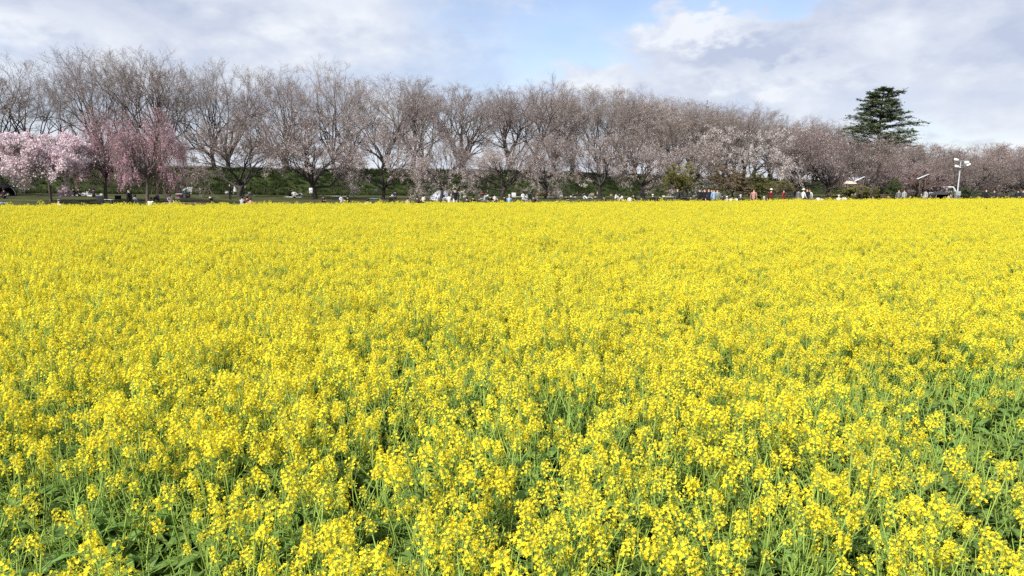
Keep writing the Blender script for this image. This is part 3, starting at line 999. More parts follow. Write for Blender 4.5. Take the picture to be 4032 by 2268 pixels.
def leaf_shape(rng, length, width, droop):
    n = 5
    t = np.linspace(0, 1, n)
    wd = width * np.array([.28, .85, 1.0, .62, .03]) * rng.uniform(.9, 1.1, n)
    x = length * t
    z = -droop * length * t * t + length * .12 * np.sin(t * 3)
    wav = rng.normal(0, .04 * length, (n, 2))
    mid = np.stack([x, 0 * x, z], -1)
    lft = np.stack([x, wd * .5, z + .12 * width + wav[:, 0]], -1)
    rgt = np.stack([x, -wd * .5, z + .12 * width + wav[:, 1]], -1)
    V = np.stack([lft, mid, rgt], 1).reshape(-1, 3)
    Fq = []
    for i in range(n - 1):
        for j in range(2):
            a = i * 3 + j
            Fq.append([a, a + 1, a + 4, a + 3])
    return V, np.array(Fq)


def flower_head(rng, nf, axis_len, spread_r):
    """A raceme: four-petalled flowers round an axis, a knot of green buds on top. Local axis +Z. Returns chunks with mats petal, bud, stem."""
    f = (np.arange(nf) + rng.uniform(0, .6, nf)) / nf
    a = np.arange(nf) * 2.4 + rng.uniform(-.5, .5, nf)
    zz = axis_len * (f ** .9)
    rr = spread_r * (1.08 - .62 * f) * rng.uniform(.7, 1.2, nf)
    root = np.stack([0 * zz, 0 * zz, zz - .008], -1)
    c = np.stack([np.cos(a) * rr, np.sin(a) * rr, zz + rr * .28 + rng.normal(0, .004, nf)], -1)
    nrm = np.stack([np.cos(a), np.sin(a), np.full(nf, .95)], -1) + rng.normal(0, .35, (nf, 3))
    nrm = unit(nrm)
    u = unit(np.cross(nrm, rng.normal(0, 1, (nf, 3)))); v = np.cross(nrm, u)
    V, Fc = [], []
    for k in range(4):
        ang = k * math.pi / 2 + rng.uniform(-.25, .25, nf)
        d = u * np.cos(ang)[:, None] + v * np.sin(ang)[:, None]
        s = np.cross(nrm, d)
        ln = rng.uniform(.0088, .0125, nf)[:, None]
        cup = rng.uniform(.05, .75, nf)[:, None]
        dd = unit(d + nrm * cup)
        tip = c + dd * ln
        mid = c + dd * ln * .62
        wv = ln * .42
        V.append(np.stack([c, mid + s * wv, tip + nrm * ln * .08, mid - s * wv], 1))
    V = np.stack(V, 1).reshape(-1, 3)
    chunks = [(V, np.arange(nf * 16).reshape(-1, 4), 0)]
    nb = 7 if nf > 12 else 16
    ab = rng.uniform(0, 6.3, nb)
    cb = np.stack([np.cos(ab) * .006, np.sin(ab) * .006, axis_len + rng.uniform(-.004, .010, nb)], -1)
    oc = np.array([[1, 0, 0], [0, 1, 0], [-1, 0, 0], [0, -1, 0], [0, 0, 1.7], [0, 0, -1.5]]) * .0036
    of = np.array([[0, 1, 4], [1, 2, 4], [2, 3, 4], [3, 0, 4], [1, 0, 5], [2, 1, 5], [3, 2, 5], [0, 3, 5]])
    chunks.append(((cb[:, None] + oc[None]).reshape(-1, 3), (np.arange(nb)[:, None, None] * 6 + of[None]).reshape(-1, 3), 1))
    chunks.append((*tubes(np.stack([root, c], 1), np.tile([.0009, .0007], (nf, 1)), 3), 2))
    chunks.append((*bar((0, 0, -.02), (0, 0, axis_len), .0018, 4), 2))
    return chunks


HEAD_MESHES, HEAD_CHUNKS = [], []
LEAF_MESHES, LEAF_CHUNKS = [], []


def rape_assets():
    rng = np.random.default_rng(42)
    for k in range(9):
        ch = flower_head(rng, (int(rng.integers(16, 38)) if k < 7 else int(rng.integers(7, 11))), rng.uniform(.045, .10), rng.uniform(.024, .042))
        HEAD_CHUNKS.append(ch)
        HEAD_MESHES.append(make_mesh('flower_head', ch, [M['petal'], M['bud'], M['stem']], False))
    for k in range(6):
        big = k >= 3
        c = leaf_shape(rng, rng.uniform(.11, .18) if big else rng.uniform(.06, .11), rng.uniform(.035, .06) if big else rng.uniform(.016, .03), rng.uniform(.1, .6))
        LEAF_CHUNKS.append(c)
        LEAF_MESHES.append(make_mesh('leaf', [(*c, 0)], [M['rape_leaf']]))


rape_assets()


def rape_plan(rng, h):
    """One plant: stem polylines, and where its leaves and flower heads sit."""
    stems, heads, leaves = [], [], []
    n = 6
    d = np.array([rng.normal(0, .10), rng.normal(0, .10), 1.0])
    P = [np.zeros(3)]
    for i in range(n):
        d = unit(d + np.array([rng.normal(0, .07), rng.normal(0, .07), .03]))
        P.append(P[-1] + d * h / n)
    P = np.array(P)
    stems.append((P, np.linspace(.0062, .0030, n + 1)))
    heads.append((P[-1], unit(P[-1] - P[-2])))
    for b in range(int(rng.integers(3, 7))):
        t = rng.uniform(.35, .85) * n
        i = int(t); s = P[i] * (1 - (t - i)) + P[min(i + 1, n)] * (t - i)
        a = rng.uniform(0, 6.3)
        ln = (h - s[2]) * rng.uniform(.45, 1.1) + .05
        d = unit(np.array([math.cos(a) * .8, math.sin(a) * .8, .9])); Q = [s]
        for j in range(4):
            d = unit(d + np.array([rng.normal(0, .08), rng.normal(0, .08), .28])); Q.append(Q[-1] + d * ln / 4)
        Q = np.array(Q)
        stems.append((Q, np.linspace(.0036, .0021, 5)))
        heads.append((Q[-1], unit(Q[-1] - Q[-2])))
        leaves.append((s, a, 0, rng.uniform(-.2, .5)))
    for l in range(int(rng.integers(4, 7))):
        t = rng.uniform(.12, .8) * n
        i = int(t); s = P[i] * (1 - (t - i)) + P[min(i + 1, n)] * (t - i)
        leaves.append((s, rng.uniform(0, 6.3), 1 if t < .6 * n else 0, rng.uniform(-.1, .6)))
    # seed-pod stalks below each head
    for p, dd in list(heads):
        for q in range(4):
            s = p - dd * rng.uniform(.02, .09)
            o = unit(rng.normal(0, 1, 3) * (1, 1, .2) + [0, 0, .5])
            stems.append((np.array([s, s + o * rng.uniform(.02, .045)]), np.array([.0011, .0014])))
    return stems, heads, leaves


def frame_from_z(zv, spin):
    q = Vector(zv).to_track_quat('Z', 'Y').to_matrix() @ Matrix.Rotation(spin, 3, 'Z')
    return np.array(q)


def stems_chunks(stems):
    out = []
    for P, r in stems:
        out.append((*tubes(P[None], r[None], 4 if len(P) > 5 else 3), 0))
    return out


RAPE = []       # (stem mesh, [(head idx, matrix)], [(leaf idx, matrix)], joined mesh)


def rape_prototypes():
    rng = np.random.default_rng(7)
    for k in range(9):
        h = rng.uniform(.66, .86)
        stems, heads, leaves = rape_plan(rng, h)
        sc = stems_chunks(stems)
        sm = make_mesh('stem', sc, [M['stem']])
        hs, ls = [], []
        joined = [(v, f, 2) for v, f, _ in sc]
        for p, d in heads:
            i = int(rng.integers(0, 9)); m3 = frame_from_z(d, rng.uniform(0, 6.3)) * rng.uniform(.62, 1.02)
            hs.append((i, m3, p))
            joined += [(v @ m3.T + p, f, mi) for v, f, mi in HEAD_CHUNKS[i]]
        for s, a, big, tilt in leaves:
            i = int(rng.integers(3, 6)) if big else int(rng.integers(0, 3))
            m3 = np.array((Matrix.Rotation(a, 3, 'Z') @ Matrix.Rotation(-.7 + tilt, 3, 'Y')).to_3x3()) * rng.uniform(.8, 1.25)
            ls.append((i, m3, s))
            v, f = LEAF_CHUNKS[i]
            joined.append((v @ m3.T + s, f, 3))
        jm = make_mesh('rapeseed_clump', joined, [M['petal'], M['bud'], M['stem'], M['rape_leaf']], False)
        RAPE.append((sm, hs, ls, jm))
    # two leafy plants with hardly any bloom, for the undergrowth
    for k in range(2):
        stems, heads, leaves = rape_plan(rng, .52)
        joined = [(v, f, 2) for v, f, _ in stems_chunks(stems)]
        for s, a, big, tilt in leaves + leaves:
            i = int(rng.integers(3, 6))
            m3 = np.array((Matrix.Rotation(a + rng.uniform(0, 3), 3, 'Z') @ Matrix.Rotation(-.7 + tilt, 3, 'Y')).to_3x3()) * rng.uniform(.8, 1.25)
            v, f = LEAF_CHUNKS[i]
            joined.append((v @ m3.T + s * (1, 1, rng.uniform(.6, 1.0)), f, 3))
        RAPE.append((None, None, None, make_mesh('rapeseed_clump', joined, [M['petal'], M['bud'], M['stem'], M['rape_leaf']], False)))


rape_prototypes()


def m4(m3, p):
    m = Matrix([[*m3[0], p[0]], [*m3[1], p[1]], [*m3[2], p[2]], [0, 0, 0, 1]])
    return m


NUM = ('no', 'one', 'two', 'three', 'four', 'five', 'six', 'seven', 'eight', 'nine')


def plant_label(x, y, rx, ry, rz, scl, nh):
    """What sets one foreground plant apart: height, lean, number of heads, and where along the near edge it grows."""
    up = Euler((rx, ry, rz)).to_matrix() @ Vector((0, 0, 1))
    lean = 'upright' if math.hypot(up.x, up.y) < .1 else ('left leaning' if up.x < -.06 else ('right leaning' if up.x > .06 else 'nodding'))
    t = x / y
    side = ('far left corner', 'left edge', 'left part', 'left of centre', 'middle', 'right of centre', 'right part', 'right edge', 'far right corner')[
        int(np.clip((t + .675) / .15, 0, 8))]
    row = 'front row' if y < 2.3 else 'second row' if y < 2.7 else 'third row' if y < 3.1 else 'fourth row'
    return unique('%s %s rapeseed plant, %s flower heads, %s, %s' % (
        'short' if scl < .76 else ('tall' if scl > .89 else 'middling'), lean, NUM[min(nh, 9)], row, side))


def build_field():
    rng = np.random.default_rng(2024)
    # candidates over the field, thinned by a density map
    xs, ys = [], []
    dens_max = 78.0
    for y0, y1 in ((1.0, 4), (4, 8), (8, 16), (16, 30), (30, 50), (50, 85)):
        wmax = .74 * y1 + 2.2
        n = int(2 * wmax * (y1 - y0) * dens_max)
        xs.append(rng.uniform(-wmax, wmax, n)); ys.append(rng.uniform(y0, y1, n))
    x = np.concatenate(xs); y = np.concatenate(ys)
    ok = (np.abs(x) < .74 * y + 2.2) & (y < field_edge(x) + rng.normal(0, .35, len(x)) + np.abs(rng.standard_cauchy(len(x))).clip(0, 3) * .25) & (y > 1.25)
    x, y = x[ok], y[ok]
    big = np.sin(x * .9 + 1.3) * np.sin(y * .8 + .5) + .6 * np.sin(x * 2.3 + y * 1.1) + .5 * np.sin(y * 2.9 - x * 1.7)
    dens = np.interp(y, [1.2, 2.6, 3.6, 5.0, 8.0, 20, 45, 80], [28, 36, 52, 64, 70, 68, 60, 58])
    dens *= 1 + .16 * big * np.interp(y, [2, 6, 12], [2.6, 1.2, .7])

    def patch(cx, cy, rx, ry, amt):
        return amt * np.exp(-((x - cx) / rx) ** 2 - ((y - cy) / ry) ** 2)
    thin = patch(3.7, 5.1, 1.3, .9, .9) + patch(2.5, 3.6, .8, .5, .8) + patch(3.0, 4.3, .9, .6, .6) + patch(-.55, 2.5, .35, .5, .5) + patch(-1.2, 2.9, .5, .3, .35)
    thin += patch(.1, 3.0, .3, .3, .4) + patch(-2.5, 3.4, .4, .3, .4)
    dens *= 1 - np.clip(thin, 0, .85)
    keep = rng.uniform(0, 1, len(x)) < dens / dens_max
    x, y, thin, big = x[keep], y[keep], thin[keep], big[keep]
    n = len(x)
    scl = .84 * (1.0 + rng.normal(0, .085, n) + .035 * big - .20 * np.clip(thin, 0, 1)) * np.where(rng.uniform(0, 1, n) < .12, .72, 1) * np.where(rng.uniform(0, 1, n) < .03, 1.18, 1) * (1 + .07 * sstep(x / 40))
    lean = np.interp(y, [2, 5, 12], [.16, .14, .10])
    rx = rng.normal(0, 1, n) * lean; ry = rng.normal(0, 1, n) * lean + .05 + thin * .35
    rz = rng.uniform(0, 2 * math.pi, n)
    pick = rng.integers(0, 9, n)
    z = z_lawn(x, y)
    # which are seen largest: the nearest inside the frame
    vis = np.abs(x) < .68 * y + .15
    order = np.argsort(np.where(vis & (y > 1.75), np.hypot(x, y), 1e9))[:300]
    near = np.zeros(n, bool); near[order] = True
    for i in sorted(np.nonzero(near)[0], key=lambda q: x[q] / y[q]):
        sm, hs, ls, _ = RAPE[pick[i]]
        t = link('rapeseed_plant', None, loc=(x[i], y[i], z[i]), rot=(rx[i], ry[i], rz[i]), scale=(scl[i],) * 3)
        t.empty_display_size = .1
        tag(t, plant_label(x[i], y[i], rx[i], ry[i], rz[i], scl[i], len(hs)), 'rapeseed plant', 'rapeseed plants nearest the camera')
        link('stem', sm, t)
        for k, m3, p in hs:
            link('flower_head', HEAD_MESHES[k], t).matrix_local = m4(m3, p)
        for k, m3, p in ls:
            link('leaf', LEAF_MESHES[k], t).matrix_local = m4(m3, p)
    far = ~near
    # undergrowth between the stems, only where it can be seen
    nu = 4200
    yu = 1.0 + 7.5 * rng.uniform(0, 1, nu) ** 1.3; xu = rng.uniform(-1, 1, nu) * (.74 * yu + 1.6)
    P = np.concatenate([np.stack([x, y, z], -1)[far], np.stack([xu, yu, 0 * xu], -1)])
    ro = np.concatenate([np.stack([rx, ry, rz], -1)[far], np.stack([0 * xu, 0 * xu, rng.uniform(0, 6.3, nu)], -1)])
    instancer('rapeseed_field', P, ro, np.concatenate([scl[far], rng.uniform(.7, 1.15, nu)]),
              np.concatenate([pick[far], 9 + rng.integers(0, 2, nu)]), [r[3] for r in RAPE])
    print('rapeseed', n, 'instances', far.sum())


build_field()

# ------------------------------------------------------------------ people
BLACK, NAVY, CHAR, GREY, LGREY = (.012, .012, .014), (.018, .022, .045), (.04, .04, .045), (.16, .16, .17), (.38, .39, .41)
WHITE_C, CREAM, BEIGE, RED, DRED = (.74, .73, .70), (.62, .56, .45), (.42, .34, .26), (.30, .022, .028), (.11, .018, .02)
JEANS, DENIM, BLUE, LBLUE, PINKC, SAGE, TAN, ORANGE = (.10, .15, .24), (.14, .19, .26), (.04, .075, .22), (.30, .42, .55), (.46, .24, .21), (.30, .34, .30), (.35, .24, .15), (.55, .16, .06)
HAIR_DARK, HAIR_BROWN = (.010, .008, .007), (.045, .025, .015)
CLOTH = {}


def cloth(c, rough=.9):
    if c not in CLOTH:
        CLOTH[c] = mat('fabric', c, tuple(v * .72 for v in c), 9.0, rough=rough, bump=.25, bump_scale=25)
    return CLOTH[c]


M['skin'] = mat('skin', (.52, .33, .24), (.46, .28, .20), 14, rough=.55)
M['shoe'] = mat('shoe', (.05, .045, .045), (.08, .08, .08), 14, rough=.6)


def pose_joints(p):
    """Joint positions of a 1.66 m figure facing -Y."""
    J = dict(pel=(0, 0, .92), spi=(0, .01, 1.08), che=(0, .01, 1.27), nec=(0, 0, 1.42), chin=(0, -.02, 1.49), hed=(0, -.02, 1.57),
             shL=(.17, 0, 1.36), elL=(.22, .03, 1.10), wrL=(.22, -.05, .86), haL=(.22, -.08, .79),
             hiL=(.09, 0, .87), knL=(.10, -.01, .48), anL=(.10, .03, .09), toL=(.11, -.13, .035))
    for k in ('sh', 'el', 'wr', 'ha', 'hi', 'kn', 'an', 'to'):
        a = J[k + 'L']; J[k + 'R'] = (-a[0], a[1], a[2])

    def torso(base, lean, z=None):
        """Move the upper body so the pelvis is at base and lean it forward (degrees)."""
        c, s = math.cos(R(lean)), math.sin(R(lean))
        for k in ('spi', 'che', 'nec', 'chin', 'hed', 'shL', 'elL', 'wrL', 'haL', 'shR', 'elR', 'wrR', 'haR'):
            x, y, zz = J[k]; zz -= .92
            J[k] = (x, base[1] + y * c - zz * s, base[2] + y * s + zz * c)
        J['pel'] = base
        for q, sx in (('L', 1), ('R', -1)):
            J['hi' + q] = (.09 * sx, base[1], base[2] - .04)

    def legs(**kw):
        for k, v in kw.items():
            for q, sx in (('L', 1), ('R', -1)):
                J[k + q] = (v[0] * sx, v[1], v[2])

    def arms(**kw):
        for k, v in kw.items():
            for q, sx in (('L', 1), ('R', -1)):
                J[k + q] = (v[0] * sx, v[1], v[2])
    if p == 'walk':
        J.update(knL=(.1, -.14, .50), anL=(.1, -.16, .10), toL=(.1, -.32, .05), knR=(-.1, .03, .48), anR=(-.1, .26, .14), toR=(-.1, .14, .04),
                 wrL=(.24, .08, .88), haL=(.24, .1, .81), elR=(-.22, -.06, 1.1), wrR=(-.2, -.2, .92), haR=(-.2, -.25, .87))
    elif p == 'phone':
        arms(el=(.21, -.06, 1.12), wr=(.09, -.24, 1.24), ha=(.05, -.28, 1.30))
    elif p == 'point':
        J.update(elR=(-.38, -.06, 1.16), wrR=(-.56, -.14, 1.00), haR=(-.62, -.17, .96))
    elif p == 'bend':
        torso((0, .05, .86), 78)
        arms(el=(.2, -.44, .62), wr=(.16, -.46, .40), ha=(.15, -.47, .33))
        legs(kn=(.10, .0, .47))
    elif p == 'sit':
        torso((0, 0, .13), -8)
        legs(kn=(.10, -.40, .24), an=(.12, -.78, .07), to=(.13, -.83, .17))
        arms(el=(.24, .08, .42), wr=(.18, -.16, .30), ha=(.16, -.22, .28))
    elif p == 'knees':
        torso((0, 0, .13), 10)
        legs(kn=(.11, -.34, .46), an=(.11, -.42, .08), to=(.11, -.57, .04))
        arms(el=(.22, -.18, .42), wr=(.13, -.38, .40), ha=(.07, -.41, .40))
    elif p == 'kneel':
        torso((0, .06, .34), 12)
        legs(kn=(.12, -.26, .07), an=(.11, .16, .07), to=(.11, .29, .04))
        arms(el=(.22, -.12, .56), wr=(.14, -.30, .48), ha=(.12, -.36, .46))
    elif p == 'recline':
        torso((0, 0, .13), -52)
        legs(kn=(.10, -.42, .30), an=(.11, -.78, .07), to=(.12, -.85, .16))
        arms(el=(.24, .52, .22), wr=(.22, .40, .07), ha=(.22, .34, .05))
    elif p == 'chair':
        torso((0, 0, .50), -6)
        legs(kn=(.11, -.42, .50), an=(.11, -.44, .09), to=(.11, -.59, .04))
        arms(el=(.24, .02, .76), wr=(.18, -.24, .66), ha=(.16, -.30, .64))
    return J


RADII = dict(pel=.135, spi=.118, che=.135, nec=.05, chin=.072, hed=.092, sh=.068, el=.044, wr=.030, ha=.036, hi=.088, kn=.060, an=.043, to=.036)
CHAIN = [('pel', 'spi'), ('spi', 'che'), ('che', 'nec'), ('nec', 'chin'), ('chin', 'hed')]
for q in 'LR':
    CHAIN += [('che', 'sh' + q), ('sh' + q, 'el' + q), ('el' + q, 'wr' + q), ('wr' + q, 'ha' + q), ('pel', 'hi' + q), ('hi' + q, 'kn' + q), ('kn' + q, 'an' + q), ('an' + q, 'to' + q)]
POSES = {}


def region(b):
    """0 skin, 1 top, 2 trousers, 3 shoes for a bone's far joint."""
    k = b[1]
    if k in ('chin', 'hed') or k[:2] == 'ha':
        return 0
    if k[:2] == 'to':
        return 3
    if k[:2] in ('kn', 'an', 'hi'):
        return 2
    return 1


def body_mesh(p):
    if p in POSES:
        return POSES[p]
    J = {k: Vector(v) for k, v in pose_joints(p).items()}
    names = list(J)
    verts = [J[k] for k in names]
    rad = [RADII.get(k, RADII.get(k[:2])) for k in names]
    edges = [(names.index(a), names.index(b)) for a, b in CHAIN]
    for q in 'LR':                                  # a palm with four fingers and a thumb
        h, w = J['ha' + q], J['wr' + q]
        d = (h - w).normalized()
        side = d.cross(Vector((0, 0, 1) if abs(d.z) < .8 else (0, 1, 0))).normalized()
        nrm = d.cross(side).normalized()
        for i in range(5):
            off = (i - 1.5) * .019 if i < 4 else -.045
            a = h + side * off + d * (.02 if i < 4 else -.02)
            ln = (.062, .072, .068, .052, .045)[i]
            b = a + d * ln + nrm * .018 + (side * -.015 if i == 4 else Vector())
            verts += [a, b]; rad += [.0095, .0075]
            n = len(verts)
            edges += [(names.index('ha' + q), n - 2), (n - 2, n - 1)]
    me = bpy.data.meshes.new('body_skeleton')
    me.from_pydata([tuple(v) for v in verts], edges, [])
    o = bpy.data.objects.new('body_skeleton', me)
    COL.objects.link(o)
    o.modifiers.new('skin', 'SKIN')
    sv = me.skin_vertices[0].data
    for i, r_ in enumerate(rad):
        sv[i].radius = (r_, r_ * .85)
        sv[i].use_root = (i == 0)
    sb = o.modifiers.new('sub', 'SUBSURF'); sb.levels = 1; sb.render_levels = 1
    dg = bpy.context.evaluated_depsgraph_get()
    res = bpy.data.meshes.new_from_object(o.evaluated_get(dg))
    bpy.data.objects.remove(o); bpy.data.meshes.remove(me)
    n = len(res.vertices)
    co = np.empty(n * 3, np.float32); res.vertices.foreach_get('co', co); co = co.reshape(-1, 3)
    A = np.array([J[a] for a, b in CHAIN]); B = np.array([J[b] for a, b in CHAIN])
    lab = np.array([region(b) for b in CHAIN])
    cen = np.array([np.mean([co[i] for i in pl.vertices], axis=0) for pl in res.polygons])
    ab = B - A
    t = np.clip(((cen[:, None] - A[None]) * ab[None]).sum(-1) / (ab * ab).sum(-1)[None], 0, 1)
    dist = np.linalg.norm(cen[:, None] - (A[None] + ab[None] * t[..., None]), axis=-1)
    w = np.array([RADII.get(b, RADII.get(b[:2])) for a, b in CHAIN])
    k = (dist / w[None]).argmin(1)
    res.polygons.foreach_set('material_index', lab[k].astype(np.int32))
    res.polygons.foreach_set('use_smooth', np.ones(len(res.polygons), bool))
    POSES[p] = (res, J)
    return POSES[p]


def person(px, ytop, pose, rz, top, bottom, label, hair=HAIR_DARK, hat=None, long_hair=False, coat=None, size=1.0, group=None, pack=None, depth=None):
    """rz: 0 faces the camera, 180 shows the back, 90 faces the picture's right."""
    res, J = body_mesh(pose)
    h = max(v.z for v in J.values()) + .10
    D = depth or solve_depth(px, ytop, h * size)
    x, y = column(px, D)
    t = thing('person', label, 'person', (x, y, float(gz(x, y))), R(rz), group or 'people by the rapeseed field', (size,) * 3)
    me = res.copy(); me.name = 'body'
    for m in (M['skin'], cloth(top), cloth(bottom), M['shoe']):
        me.materials.append(m)
    link('body', me, t)
    hd, ch = np.array(J['hed']), np.array(J['chin'])
    up = Vector(hd - ch).normalized()
    q = np.array(up.to_track_quat('Z', 'Y').to_matrix())

    def at_head(vf, dy=0, dz=0):
        return (vf[0] @ q.T + hd + np.array([0, dy, dz]), vf[1])
    if hat is None or long_hair:
        v = ball((0, .034, .018), .104, .100, .112, 12, 8, -.85)
        if long_hair:
            v = join(v, ball((0, .07, -.10), .085, .055, .17, 10, 6))
        part('hair', at_head(v), cloth(hair, .6), t, True)
    if hat is not None:
        crown_ = ball((0, .0, .03), .108, .118, .095, 12, 6, 0.0)
        brim = ball((0, -.05, .03), .115, .165, .012, 12, 5)
        part('hat', at_head(join(crown_, brim)), cloth(hat), t, True)
    if coat is not None:                              # a long coat or skirt that flares below the waist
        pl = np.array(J['pel'])
        if pose in ('stand', 'walk', 'phone', 'point'):
            zs, rs = [1.02, .85, .6, .38], [.15, .18, .22, .26]
        else:
            zs, rs = [pl[2] + .1, pl[2], .06, .02], [.16, .2, .34, .38]
        a = np.arange(12) * 2 * math.pi / 12
        V = np.array([[math.cos(u) * r_ + pl[0], math.sin(u) * r_ * .8 + pl[1] - (.08 if zs[0] < .8 else 0), z] for z, r_ in zip(zs, rs) for u in a])
        Fq = np.array([[i * 12 + j, i * 12 + (j + 1) % 12, (i + 1) * 12 + (j + 1) % 12, (i + 1) * 12 + j] for i in range(3) for j in range(12)])
        part('coat' if pose in ('stand', 'walk', 'phone', 'point') else 'skirt', (V, Fq), cloth(coat), t, True)
    if pack is not None:
        c = np.array(J['che'])
        b = thing('rucksack', pack[1], 'rucksack', (x, y, float(gz(x, y))), R(rz), None, (size,) * 3)
        part('bag_body', join(ball((c[0], c[1] + .20, c[2] - .10), .15, .10, .22), ball((c[0], c[1] + .27, c[2] - .16), .10, .06, .10)), cloth(pack[0]), b, True)
        part('strap', join(bar((c[0] - .1, c[1] + .13, c[2] + .08), (c[0] - .12, c[1] - .13, c[2] + .02), .02), bar((c[0] + .1, c[1] + .13, c[2] + .08), (c[0] + .12, c[1] - .13, c[2] + .02), .02)), cloth(pack[0]), b)
    return t


